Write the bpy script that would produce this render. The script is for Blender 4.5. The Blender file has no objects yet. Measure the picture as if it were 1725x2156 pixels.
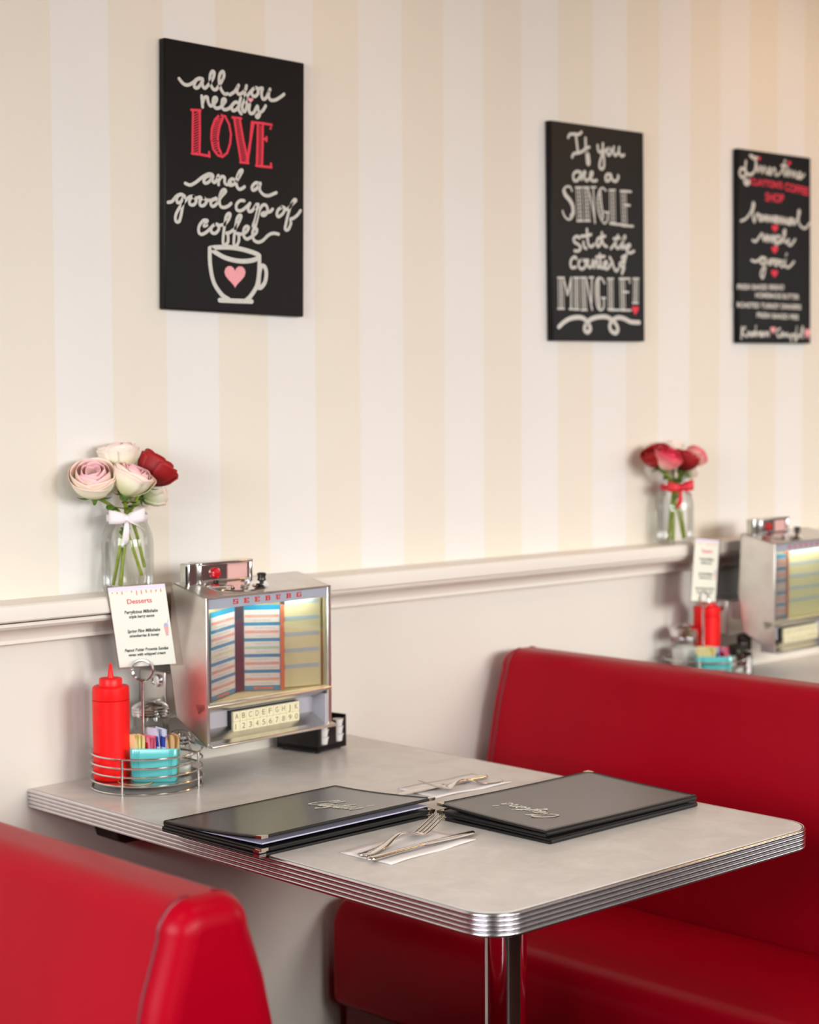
import bpy, bmesh, math, random
from mathutils import Vector, Matrix
from math import sin, cos, pi, radians

random.seed(7)
scene = bpy.context.scene
COL = scene.collection

# ------------------------------------------------------------------ camera, world, light, exposure
cam_data = bpy.data.cameras.new('camera')
cam = bpy.data.objects.new('camera', cam_data)
COL.objects.link(cam)
scene.camera = cam
cam_data.sensor_fit = 'VERTICAL'
cam_data.sensor_height = 24.0
cam_data.sensor_width = 24.0 * 1725 / 2156
cam_data.lens = 3809.0 / 2156 * 24.0
cam_data.clip_start = 0.05
R3 = Matrix(((0.72515991, 0.04383975, -0.68718351),
             (-0.68856354, 0.03916345, -0.72411773),
             (-0.00483266, 0.99827066, 0.05858622)))
cam.matrix_world = Matrix.Translation((-1.7102, -2.7948, 1.43)) @ R3.to_4x4()
cam_data.dof.use_dof = True
cam_data.dof.focus_distance = 2.86
cam_data.dof.aperture_fstop = 2.3

scene.view_settings.view_transform = 'Standard'
scene.view_settings.look = 'None'
scene.view_settings.gamma = 1.0
scene.view_settings.use_curve_mapping = False
scene.view_settings.exposure = 0.03
scene.cycles.use_denoising = True
scene.cycles.max_bounces = 10
scene.cycles.transparent_max_bounces = 24
scene.cycles.caustics_reflective = False
scene.cycles.caustics_refractive = False
scene.cycles.sample_clamp_indirect = 6.0

world = bpy.data.worlds.new('sky')
scene.world = world
world.use_nodes = True
bg = world.node_tree.nodes['Background']
bg.inputs[0].default_value = (0.80, 0.90, 1.0, 1)
bg.inputs[1].default_value = 1.2

# daylight entering through the front windows (one area light in each opening)
ROOM = dict(x0=-3.4, x1=5.2, y0=-4.9, z1=2.85)
WINDOWS = [(-2.3, -1.0), (-0.45, 0.85), (1.4, 2.7), (3.3, 4.6)]   # x ranges
WIN_Z = (1.30, 2.40)
def area(name, loc, rot, sx, sy, energy, color, spread=180):
    l = bpy.data.lights.new(name, 'AREA'); l.shape = 'RECTANGLE'
    l.size, l.size_y, l.energy, l.color = sx, sy, energy, color
    l.spread = radians(spread)
    o = bpy.data.objects.new(name, l); o.location = loc; o.rotation_euler = rot
    COL.objects.link(o); return o
WIN_W = [13, 14, 16, 15]
for (a, b), e in zip(WINDOWS, WIN_W):
    area('window_daylight', ((a+b)/2, ROOM['y0']+0.03, sum(WIN_Z)/2), (radians(75), 0, 0),
         b-a, WIN_Z[1]-WIN_Z[0], e, (1.0, 0.98, 0.95), 62)
# daylight through the window in the right-hand wall, beyond the booths
SIDE_WIN = (-4.4, -2.2)
area('window_daylight', (ROOM['x1']-0.03, sum(SIDE_WIN)/2, sum(WIN_Z)/2), (radians(90), 0, radians(90)),
     SIDE_WIN[1]-SIDE_WIN[0], WIN_Z[1]-WIN_Z[0], 22, (1.0, 0.98, 0.955))

# and through the window in the left-hand wall
LEFT_WIN = (-3.1, -0.8)
area('window_daylight', (ROOM['x0']+0.03, sum(LEFT_WIN)/2, sum(WIN_Z)/2), (radians(80), 0, radians(-90)),
     LEFT_WIN[1]-LEFT_WIN[0], WIN_Z[1]-WIN_Z[0], 61, (0.91, 0.95, 1.0), 120)
# light panels in the ceiling over the aisle
PANELS = [(-1.5, -1.9, 3), (0.35, -1.9, 2), (2.2, -1.9, 1.0), (4.0, -1.9, 1.0)]
for px_, py_, pw_ in PANELS:
    area('ceiling_panel_light', (px_, py_, ROOM['z1']-0.035), (0, 0, 0), 0.56, 0.56, pw_, (1.0, 0.95, 0.88), 115)
LAMP_POWER = 9
WALL_LAMP_POWER = 1.3

# ------------------------------------------------------------------ materials
def new_mat(name):
    m = bpy.data.materials.new(name); m.use_nodes = True
    nt = m.node_tree
    return m, nt, nt.nodes['Principled BSDF']
def srgb(r, g, b):
    f = lambda c: (c/255/12.92 if c/255 <= 0.04045 else ((c/255+0.055)/1.055)**2.4)
    return (f(r), f(g), f(b), 1)
def mat(name, col, rough=0.5, metal=0.0, coat=0.0, spec=0.5, noise=0.0, nscale=40.0, bump=0.0, bscale=200.0, trans=0, ior=1.45, emit=None, sheen=0):
    m, nt, b = new_mat(name)
    b.inputs['Base Color'].default_value = col
    b.inputs['Roughness'].default_value = rough
    b.inputs['Metallic'].default_value = metal
    b.inputs['Coat Weight'].default_value = coat
    b.inputs['Coat Roughness'].default_value = rough*0.6
    b.inputs['Specular IOR Level'].default_value = spec
    b.inputs['IOR'].default_value = ior
    b.inputs['Transmission Weight'].default_value = trans
    if emit: b.inputs['Emission Color'].default_value = emit[0]; b.inputs['Emission Strength'].default_value = emit[1]
    if noise or bump:
        tc = nt.nodes.new('ShaderNodeTexCoord')
    if noise:
        n = nt.nodes.new('ShaderNodeTexNoise'); n.inputs['Scale'].default_value = nscale; n.inputs['Detail'].default_value = 5
        nt.links.new(tc.outputs['Object'], n.inputs['Vector'])
        r = nt.nodes.new('ShaderNodeValToRGB')
        r.color_ramp.elements[0].position = 0.3; r.color_ramp.elements[1].position = 0.7
        r.color_ramp.elements[0].color = tuple(c*(1-noise) for c in col[:3])+(1,)
        r.color_ramp.elements[1].color = tuple(min(1, c*(1+noise)) for c in col[:3])+(1,)
        nt.links.new(n.outputs['Fac'], r.inputs['Fac']); nt.links.new(r.outputs['Color'], b.inputs['Base Color'])
    if bump:
        n2 = nt.nodes.new('ShaderNodeTexNoise'); n2.inputs['Scale'].default_value = bscale; n2.inputs['Detail'].default_value = 3
        nt.links.new(tc.outputs['Object'], n2.inputs['Vector'])
        bp = nt.nodes.new('ShaderNodeBump'); bp.inputs['Strength'].default_value = bump; bp.inputs['Distance'].default_value = 0.002
        nt.links.new(n2.outputs['Fac'], bp.inputs['Height']); nt.links.new(bp.outputs['Normal'], b.inputs['Normal'])
    return m

def wall_material():
    m, nt, b = new_mat('striped_wall_paint')
    N, L = nt.nodes.new, nt.links.new
    tc = N('ShaderNodeTexCoord'); sx = N('ShaderNodeSeparateXYZ'); L(tc.outputs['Object'], sx.inputs[0])
    def mth(op, a, bv=None):
        n = N('ShaderNodeMath'); n.operation = op
        for i, v in enumerate((a, bv)):
            if v is None: continue
            if isinstance(v, (int, float)): n.inputs[i].default_value = v
            else: L(v, n.inputs[i])
        return n.outputs[0]
    x = mth('DIVIDE', mth('SUBTRACT', sx.outputs['X'], 0.0688 - 0.1224*40), 0.1224)
    k = mth('MODULO', mth('FLOOR', x), 2.0)              # 0 = pale stripe, 1 = tan stripe
    up = mth('GREATER_THAN', sx.outputs['Z'], 1.08)
    mx = N('ShaderNodeMix'); mx.data_type = 'RGBA'; L(k, mx.inputs['Factor'])
    mx.inputs['A'].default_value = STRIPE_PALE; mx.inputs['B'].default_value = STRIPE_TAN
    m2 = N('ShaderNodeMix'); m2.data_type = 'RGBA'; L(up, m2.inputs['Factor'])
    m2.inputs['A'].default_value = WALL_LOW; L(mx.outputs['Result'], m2.inputs['B'])
    n1 = N('ShaderNodeTexNoise'); n1.inputs['Scale'].default_value = 3.0; n1.inputs['Detail'].default_value = 6; L(tc.outputs['Object'], n1.inputs['Vector'])
    mr = N('ShaderNodeMapRange'); mr.inputs['To Min'].default_value = 0.96; mr.inputs['To Max'].default_value = 1.03; L(n1.outputs['Fac'], mr.inputs['Value'])
    ml = N('ShaderNodeVectorMath'); ml.operation = 'SCALE'; L(m2.outputs['Result'], ml.inputs[0]); L(mr.outputs['Result'], ml.inputs['Scale'])
    L(ml.outputs[0], b.inputs['Base Color'])
    b.inputs['Roughness'].default_value = 0.55
    b.inputs['Specular IOR Level'].default_value = 0.3
    n2 = N('ShaderNodeTexNoise'); n2.inputs['Scale'].default_value = 90; n2.inputs['Detail'].default_value = 4; L(tc.outputs['Object'], n2.inputs['Vector'])
    bp = N('ShaderNodeBump'); bp.inputs['Strength'].default_value = 0.25; bp.inputs['Distance'].default_value = 0.002
    L(n2.outputs['Fac'], bp.inputs['Height']); L(bp.outputs['Normal'], b.inputs['Normal'])
    return m
STRIPE_PALE = srgb(231, 226, 221)
STRIPE_TAN = srgb(229, 220, 206)
WALL_LOW = srgb(226, 220, 210)

def thin_glass(name, tint=(0.96, 0.98, 0.97, 1), gloss_max=0.6, rough=0.02):
    m, nt, b = new_mat(name)
    nt.nodes.remove(b)
    N, L = nt.nodes.new, nt.links.new
    out = nt.nodes['Material Output']
    t = N('ShaderNodeBsdfTransparent'); t.inputs[0].default_value = tint
    g = N('ShaderNodeBsdfGlossy'); g.inputs['Roughness'].default_value = rough
    fr = N('ShaderNodeFresnel'); fr.inputs['IOR'].default_value = 1.5
    mr = N('ShaderNodeMath'); mr.operation = 'MINIMUM'; mr.inputs[1].default_value = gloss_max
    L(fr.outputs[0], mr.inputs[0])
    mx = N('ShaderNodeMixShader'); L(mr.outputs[0], mx.inputs[0]); L(t.outputs[0], mx.inputs[1]); L(g.outputs[0], mx.inputs[2])
    L(mx.outputs[0], out.inputs['Surface'])
    return m

def petal_material(name, base, mid, tip, z0, z1):
    m, nt, b = new_mat(name)
    N, L = nt.nodes.new, nt.links.new
    at = N('ShaderNodeAttribute'); at.attribute_name = 'petal_height'
    r = N('ShaderNodeValToRGB'); e = r.color_ramp.elements
    e[0].position = 0.05; e[0].color = base; e[1].position = 1.0; e[1].color = tip
    k = e.new(z0); k.color = mid; k2 = e.new(z1); k2.color = tip
    L(at.outputs['Fac'], r.inputs['Fac']); L(r.outputs['Color'], b.inputs['Base Color'])
    b.inputs['Roughness'].default_value = 0.6
    b.inputs['Subsurface Weight'].default_value = 0.15
    b.inputs['Subsurface Radius'].default_value = (0.004, 0.002, 0.001)
    return m

def laminate():
    m, nt, b = new_mat('grey_laminate')
    N, L = nt.nodes.new, nt.links.new
    tc = N('ShaderNodeTexCoord')
    mp = N('ShaderNodeMapping'); mp.inputs['Scale'].default_value = (1, 1, 1); L(tc.outputs['Object'], mp.inputs['Vector'])
    n = N('ShaderNodeTexNoise'); n.inputs['Scale'].default_value = 14; n.inputs['Detail'].default_value = 8; n.inputs['Roughness'].default_value = 0.65; n.inputs['Distortion'].default_value = 0.6
    L(mp.outputs[0], n.inputs['Vector'])
    r = N('ShaderNodeValToRGB'); e = r.color_ramp.elements
    e[0].position = 0.3; e[0].color = srgb(205, 197, 190); e[1].position = 0.72; e[1].color = srgb(226, 220, 213)
    L(n.outputs['Fac'], r.inputs['Fac']); L(r.outputs['Color'], b.inputs['Base Color'])
    b.inputs['Roughness'].default_value = 0.3
    b.inputs['Specular IOR Level'].default_value = 0.4
    return m

M = {}
M['wall'] = wall_material()
M['trim'] = mat('cream_gloss_paint', srgb(232, 224, 214), 0.35, bump=0.08, bscale=30)
M['plain_wall'] = mat('taupe_wall', srgb(120, 108, 98), 0.7, noise=0.04, nscale=5)
M['ceiling'] = mat('ceiling_paint', srgb(150, 132, 108), 0.8, noise=0.03, nscale=8)
M['floor'] = mat('brown_floor_tile', srgb(52, 36, 30), 0.35, noise=0.25, nscale=9)
M['laminate'] = laminate()
M['alu'] = mat('polished_aluminium', (0.74, 0.72, 0.74, 1), 0.22, 1.0, noise=0.04, nscale=60)
M['chrome'] = mat('chrome', (0.86, 0.85, 0.86, 1), 0.06, 1.0)
M['steel'] = mat('brushed_steel', (0.72, 0.69, 0.65, 1), 0.29, 1.0, noise=0.06, nscale=25, bump=0.03, bscale=120)
M['wire'] = mat('steel_wire', (0.78, 0.75, 0.72, 1), 0.18, 1.0)
M['dark_metal'] = mat('dark_metal', (0.05, 0.045, 0.04, 1), 0.3, 0.8)
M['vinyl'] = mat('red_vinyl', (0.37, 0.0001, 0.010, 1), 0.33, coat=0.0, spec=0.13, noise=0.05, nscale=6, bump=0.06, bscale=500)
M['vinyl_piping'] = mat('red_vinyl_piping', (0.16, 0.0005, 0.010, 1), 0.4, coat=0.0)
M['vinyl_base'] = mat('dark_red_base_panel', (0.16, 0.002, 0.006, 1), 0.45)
M['black_wood'] = mat('dark_brown_wood', srgb(40, 22, 18), 0.5, noise=0.2, nscale=20)
M['canvas'] = mat('black_canvas', srgb(16, 12, 12), 0.36, spec=0.2, noise=0.12, nscale=12, bump=0.15, bscale=700)
M['paint_w'] = mat('white_paint_pen', srgb(206, 203, 196), 0.6, noise=0.08, nscale=300)
M['paint_r'] = mat('red_paint_pen', srgb(226, 48, 72), 0.6, noise=0.06, nscale=300)
M['paint_p'] = mat('pink_paint_pen', srgb(238, 160, 166), 0.6, noise=0.05, nscale=200)
M['ketchup'] = mat('red_plastic', (0.90, 0.006, 0.007, 1), 0.38, spec=0.4, noise=0.06, nscale=30)
M['turquoise'] = mat('turquoise_ceramic', srgb(92, 190, 190), 0.18, coat=0.4, noise=0.04, nscale=30)
M['glass'] = thin_glass('thin_glass')
M['jar_glass'] = thin_glass('jar_glass', (0.972, 0.985, 0.975, 1), 0.55, 0.01)
M['plastic_clear'] = thin_glass('clear_laminate', (0.93, 0.91, 0.89, 1), 0.4, 0.15)
M['sugar'] = mat('white_sugar', srgb(240, 236, 228), 0.9, noise=0.03, nscale=300)
M['pepper'] = mat('ground_pepper', srgb(70, 55, 45), 0.9, noise=0.4, nscale=500)
M['card'] = mat('card_paper', srgb(240, 240, 226), 0.7)
M['card_band'] = mat('lavender_print', srgb(234, 226, 240), 0.7)
M['ink'] = mat('dark_green_ink', srgb(74, 84, 78), 0.8)
M['ink_red'] = mat('red_ink', srgb(224, 92, 98), 0.8)
M['ink_lilac'] = mat('lilac_ink', srgb(190, 186, 214), 0.8)
M['banner'] = mat('grey_banner', srgb(160, 164, 176), 0.4)
M['banner_red'] = mat('banner_red', srgb(205, 45, 45), 0.5)
M['cream'] = mat('cream_panel', srgb(238, 226, 178), 0.5)
M['stripe_blue'] = mat('pale_blue_stripe', srgb(186, 206, 212), 0.5)
M['page_blue'] = mat('blue_page', srgb(40, 152, 190), 0.45)
M['strip'] = mat('title_strip_paper', srgb(240, 230, 224), 0.6)
M['band_red'] = mat('title_red', srgb(238, 172, 156), 0.6)
M['band_green'] = mat('title_green', srgb(176, 214, 184), 0.6)
M['band_yellow'] = mat('title_yellow', srgb(232, 226, 180), 0.6)
M['strip_pink'] = mat('title_strip_pink', srgb(232, 190, 184), 0.6)
M['orange'] = mat('orange_edge', srgb(228, 132, 92), 0.5)
M['spine'] = mat('dark_spine', srgb(66, 66, 78), 0.4)
M['key'] = mat('ivory_key', srgb(238, 228, 190), 0.35, coat=0.2)
M['key_ink'] = mat('key_ink', srgb(120, 116, 92), 0.6)
M['recess'] = mat('lavender_grey_metal', srgb(196, 192, 200), 0.4, 0.3)
M['lamp_red'] = mat('red_button', (0.62, 0.006, 0.012, 1), 0.25, coat=0.5)
M['pink_label'] = mat('pink_label', srgb(232, 180, 172), 0.4)
M['black_plastic'] = mat('black_plastic', (0.012, 0.010, 0.010, 1), 0.3)
M['white_plastic'] = mat('white_cup_plastic', srgb(226, 222, 220), 0.4)
M['menu_cover'] = mat('menu_cover', (0.020, 0.017, 0.016, 1), 0.3, coat=0.55, spec=0.6, noise=0.25, nscale=8, bump=0.02, bscale=25)
M['menu_border'] = mat('menu_binding', (0.008, 0.007, 0.007, 1), 0.4, bump=0.1, bscale=600)
M['menu_page'] = mat('menu_page', srgb(196, 190, 214), 0.5)
M['gold'] = mat('brass_corner', (0.78, 0.66, 0.46, 1), 0.25, 1.0)
M['silver_corner'] = mat('nickel_corner', (0.82, 0.74, 0.66, 1), 0.2, 1.0)
M['menu_print'] = mat('cream_print', srgb(240, 236, 222), 0.7)
M['napkin'] = mat('white_napkin', srgb(238, 230, 226), 0.85, bump=0.1, bscale=250)
M['cutlery'] = mat('stainless_cutlery', (0.80, 0.76, 0.72, 1), 0.12, 1.0)
M['green'] = mat('stem_green', srgb(134, 148, 48), 0.5, noise=0.25, nscale=60)
M['leaf'] = mat('leaf_green', srgb(84, 116, 44), 0.5, noise=0.25, nscale=60)
M['ribbon_white'] = mat('white_ribbon', srgb(238, 226, 228), 0.5)
M['ribbon_red'] = mat('red_ribbon', srgb(214, 34, 48), 0.45)
M['rose_pink'] = petal_material('pale_pink_rose', srgb(222, 228, 165), srgb(246, 238, 212), srgb(244, 188, 194), 0.5, 0.95)
M['rose_white'] = petal_material('cream_rose', srgb(214, 222, 160), srgb(240, 234, 212), srgb(244, 214, 208), 0.4, 0.95)
M['rose_red'] = petal_material('red_rose', (0.12, 0.001, 0.002, 1), (0.30, 0.001, 0.003, 1), (0.42, 0.002, 0.005, 1), 0.4, 0.9)
M['rose_hot'] = petal_material('hot_pink_rose', srgb(240, 220, 190), srgb(238, 150, 150), srgb(222, 40, 74), 0.45, 0.8)
M['packet_yellow'] = mat('yellow_packet', srgb(248, 240, 176), 0.6)
M['packet_pink'] = mat('pink_packet', srgb(246, 140, 170), 0.6)
M['packet_blue'] = mat('pale_blue_packet', srgb(214, 222, 240), 0.6)
M['packet_navy'] = mat('blue_print', srgb(60, 76, 170), 0.6)
M['packet_brown'] = mat('brown_packet', srgb(226, 186, 132), 0.7)
M['tan_band'] = mat('tan_rubber', srgb(206, 160, 110), 0.5)
M['window_frame'] = mat('window_frame_paint', srgb(225, 222, 215), 0.4)
M['bulb'] = mat('warm_bulb', (1, 0.7, 0.35, 1), 0.5, emit=((1, 0.6, 0.25, 1), 40))
M['lamp_shade'] = mat('amber_lamp_shade', srgb(230, 170, 90), 0.3, trans=0.6)

# ------------------------------------------------------------------ mesh helpers
class MB:
    """collects shapes and links them as ONE mesh object"""
    def __init__(s): s.v, s.f, s.m, s.cur = [], [], [], 0
    def add(s, vs, fs):
        o = len(s.v); s.v += [tuple(p) for p in vs]
        for f in fs: s.f.append(tuple(i+o for i in f)); s.m.append(s.cur)
        return s
    def box(s, x0, x1, y0, y1, z0, z1, T=None):
        vs = [Vector((x, y, z)) for x in (x0, x1) for y in (y0, y1) for z in (z0, z1)]
        if T: vs = [T @ p for p in vs]
        return s.add(vs, [(0,1,3,2),(4,6,7,5),(0,4,5,1),(2,3,7,6),(0,2,6,4),(1,5,7,3)])
    def prism(s, poly, a, b, axis='y', T=None):
        """poly of 2D points swept along an axis: y -> (x,z), z -> (x,y), x -> (y,z)"""
        def P(p, t): return {'y': (p[0], t, p[1]), 'z': (p[0], p[1], t), 'x': (t, p[0], p[1])}[axis]
        n = len(poly); vs = [Vector(P(p, a)) for p in poly] + [Vector(P(p, b)) for p in poly]
        if T: vs = [T @ p for p in vs]
        return s.add(vs, [tuple(range(n))[::-1], tuple(range(n, 2*n))] + [(i, (i+1) % n, n+(i+1) % n, n+i) for i in range(n)])
    def lathe(s, prof, c=(0,0,0), n=32, cap=True, T=None):
        vs, fs = [], []
        for r, z in prof:
            for k in range(n):
                a = 2*pi*k/n; vs.append(Vector((c[0]+r*cos(a), c[1]+r*sin(a), c[2]+z)))
        if T: vs = [T @ p for p in vs]
        for i in range(len(prof)-1):
            for k in range(n): fs.append((i*n+k, i*n+(k+1) % n, (i+1)*n+(k+1) % n, (i+1)*n+k))
        if cap: fs += [tuple(range(n))[::-1], tuple(range((len(prof)-1)*n, len(prof)*n))]
        return s.add(vs, fs)
    def tube(s, pts, r, n=10, closed=False, ry=None):
        pts = [Vector(p) for p in pts]; N = len(pts); vs, fs = [], []
        rr = r if isinstance(r, (list, tuple)) else [r]*N
        up = None
        for i, p in enumerate(pts):
            a = pts[(i-1) % N] if (i or closed) else p; b = pts[(i+1) % N] if (i < N-1 or closed) else p
            t = (b-a).normalized()
            if up is None: up = t.orthogonal().normalized()
            up = (up - t*up.dot(t)).normalized(); sd = t.cross(up)
            for k in range(n):
                g = 2*pi*k/n; vs.append(p + up*(rr[i]*cos(g)) + sd*(rr[i]*sin(g)))
        for i in range(N if closed else N-1):
            j = (i+1) % N
            for k in range(n): fs.append((i*n+k, i*n+(k+1) % n, j*n+(k+1) % n, j*n+k))
        if not closed: fs += [tuple(range(n))[::-1], tuple(range((N-1)*n, N*n))]
        return s.add(vs, fs)
    def ball(s, c, r, n=16, m=10, sc=(1,1,1)):
        prof = [(max(1e-5, r*sin(pi*i/m)), -r*cos(pi*i/m)) for i in range(m+1)]
        T = Matrix.Translation(c) @ Matrix.Diagonal((*sc, 1))
        return s.lathe(prof, n=n, cap=False, T=T)
    def grid(s, fn, nu, nv):
        vs = [fn(i/(nu-1), j/(nv-1)) for i in range(nu) for j in range(nv)]
        return s.add(vs, [(i*nv+j, (i+1)*nv+j, (i+1)*nv+j+1, i*nv+j+1) for i in range(nu-1) for j in range(nv-1)])
    def build(s, name, mats, parent=None, bevel=0, seg=3, angle=40, solid=0, attr=None, fix=True):
        me = bpy.data.meshes.new(name)
        me.from_pydata(s.v, [], s.f); me.update()
        if not isinstance(mats, (list, tuple)): mats = [mats]
        for x in mats: me.materials.append(x)
        for p, k in zip(me.polygons, s.m): p.material_index = k; p.use_smooth = True
        if attr:
            at = me.attributes.new(attr[0], 'FLOAT', 'POINT')
            for i, v in enumerate(attr[1]): at.data[i].value = v
        if fix:
            bm = bmesh.new(); bm.from_mesh(me); bmesh.ops.recalc_face_normals(bm, faces=bm.faces); bm.to_mesh(me); bm.free()
        me.set_sharp_from_angle(angle=radians(angle))
        o = bpy.data.objects.new(name, me); COL.objects.link(o)
        if parent: o.parent = parent
        if bevel:
            b = o.modifiers.new('bevel', 'BEVEL'); b.width = bevel; b.segments = seg; b.limit_method = 'ANGLE'; b.angle_limit = radians(35)
            b.harden_normals = False
        if solid:
            d = o.modifiers.new('solid', 'SOLIDIFY'); d.thickness = solid; d.offset = 0
        return o

def empty(name, loc=(0,0,0), rz=0, label=None, cat=None, group=None, ry=0):
    o = bpy.data.objects.new(name, None); o.empty_display_size = 0.05
    COL.objects.link(o); o.location = loc; o.rotation_euler = (0, ry, rz)
    return tag(o, label, cat, group)
def tag(o, label=None, cat=None, group=None, kind=None):
    if label: o['label'] = label
    if cat: o['category'] = cat
    if group: o['group'] = group
    if kind: o['kind'] = kind
    return o
def copy_tree(o, parent=None):
    c = o.copy(); COL.objects.link(c)
    if parent: c.parent = parent
    for ch in list(o.children): copy_tree(ch, c)
    return c
def smooth_path(pts, sub=5, closed=False):
    P = [Vector(p) for p in pts]; n = len(P); out = []
    if n < 3: return P
    for i in range(n if closed else n-1):
        p1, p2 = P[i], P[(i+1) % n]
        p0 = P[i-1] if (i or closed) else p1; p3 = P[(i+2) % n] if (i+2 < n or closed) else p2
        for k in range(sub):
            t = k/sub
            out.append(0.5*((2*p1)+(p2-p0)*t+(2*p0-5*p1+4*p2-p3)*t*t+(3*p1-p0-3*p2+p3)*t*t*t))
    if not closed: out.append(P[-1])
    return out
def rrect(x0, x1, y0, y1, r, n=6, corners=(1,1,1,1)):
    """rounded rectangle, corners: (x0y0, x1y0, x1y1, x0y1)"""
    out = []
    for (cx, cy, a0, on) in ((x0, y0, 180, corners[0]), (x1, y0, 270, corners[1]), (x1, y1, 0, corners[2]), (x0, y1, 90, corners[3])):
        if not on: out.append((cx, cy)); continue
        ox = cx + (r if cx == x0 else -r); oy = cy + (r if cy == y0 else -r)
        for k in range(n+1):
            a = radians(a0 + 90*k/n); out.append((ox+r*cos(a), oy+r*sin(a)))
    return out
def text_mesh(s, body, size, to3d, align='LEFT', width=None, shear=0, spacing=1.0, stroke=0):
    """adds flat letters to MB s; to3d maps letter coordinates (u along, v up) to a point"""
    cu = bpy.data.curves.new('t', 'FONT'); cu.body = body; cu.size = size; cu.shear = shear; cu.space_character = spacing; cu.align_x = align
    cu.offset = stroke
    ob = bpy.data.objects.new('t', cu); COL.objects.link(ob)
    bpy.context.view_layer.update()
    me = ob.evaluated_get(bpy.context.evaluated_depsgraph_get()).to_mesh()
    vs = [v.co.copy() for v in me.vertices]; fs = [tuple(p.vertices) for p in me.polygons]
    if width and vs:
        x0 = min(v.x for v in vs); x1 = max(v.x for v in vs); k = width/(x1-x0)
        for v in vs: v.x = (v.x-x0)*k
    s.add([to3d(v.x, v.y) for v in vs], fs)
    ob.to_mesh_clear(); bpy.data.objects.remove(ob); bpy.data.curves.remove(cu)
    return s
STROKE_NO = [0]
def ribbon_strokes(s, pts, w, to3d, smooth=True):
    """a painted stroke: round ended ribbon of width w along 2D points, each stroke lying on those before it"""
    P = [Vector((p[0], p[1], 0)) for p in pts]
    if smooth: P = smooth_path(P, 4)
    STROKE_NO[0] = (STROKE_NO[0]+1) % 40
    base = to3d(0, 0); nrm3 = (to3d(1, 0)-base).cross(to3d(0, 1)-base).normalized()*(STROKE_NO[0]*1.2e-5)
    g3 = lambda x, y: to3d(x, y) + nrm3
    L = [];  R = []
    for i, p in enumerate(P):
        t = (P[min(i+1, len(P)-1)] - P[max(i-1, 0)])
        if t.length < 1e-9: t = Vector((1, 0, 0))
        t.normalize(); nrm = Vector((-t.y, t.x, 0))*(w/2)
        L.append(p+nrm); R.append(p-nrm)
    for p, q, sg in ((P[0], L[0]-P[0], 1), (P[-1], L[-1]-P[-1], -1)):
        a0 = math.atan2(q.y, q.x)
        s.add([g3(p.x+w/2*cos(a0+sg*pi*k/6), p.y+w/2*sin(a0+sg*pi*k/6)) for k in range(7)], [tuple(range(7)) if sg > 0 else tuple(range(7))[::-1]])
    k2 = 0
    for i in range(1, len(P)-1):                          # fill the outside of sharp turns
        a, b = P[i]-P[i-1], P[i+1]-P[i]
        if a.length > 1e-9 and b.length > 1e-9 and a.angle(b) > 0.12:
            k2 += 1; dz = nrm3.normalized()*(5e-4 + 1.3e-5*(k2 % 50) + 4e-6*STROKE_NO[0])
            s.add([to3d(P[i].x+w/2*cos(2*pi*k/12), P[i].y+w/2*sin(2*pi*k/12)) + dz for k in range(12)], [tuple(range(12))])
    n = len(P)
    s.add([g3(q.x, q.y) for q in L+R], [(i, n+i, n+i+1, i+1) for i in range(n-1)])
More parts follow.
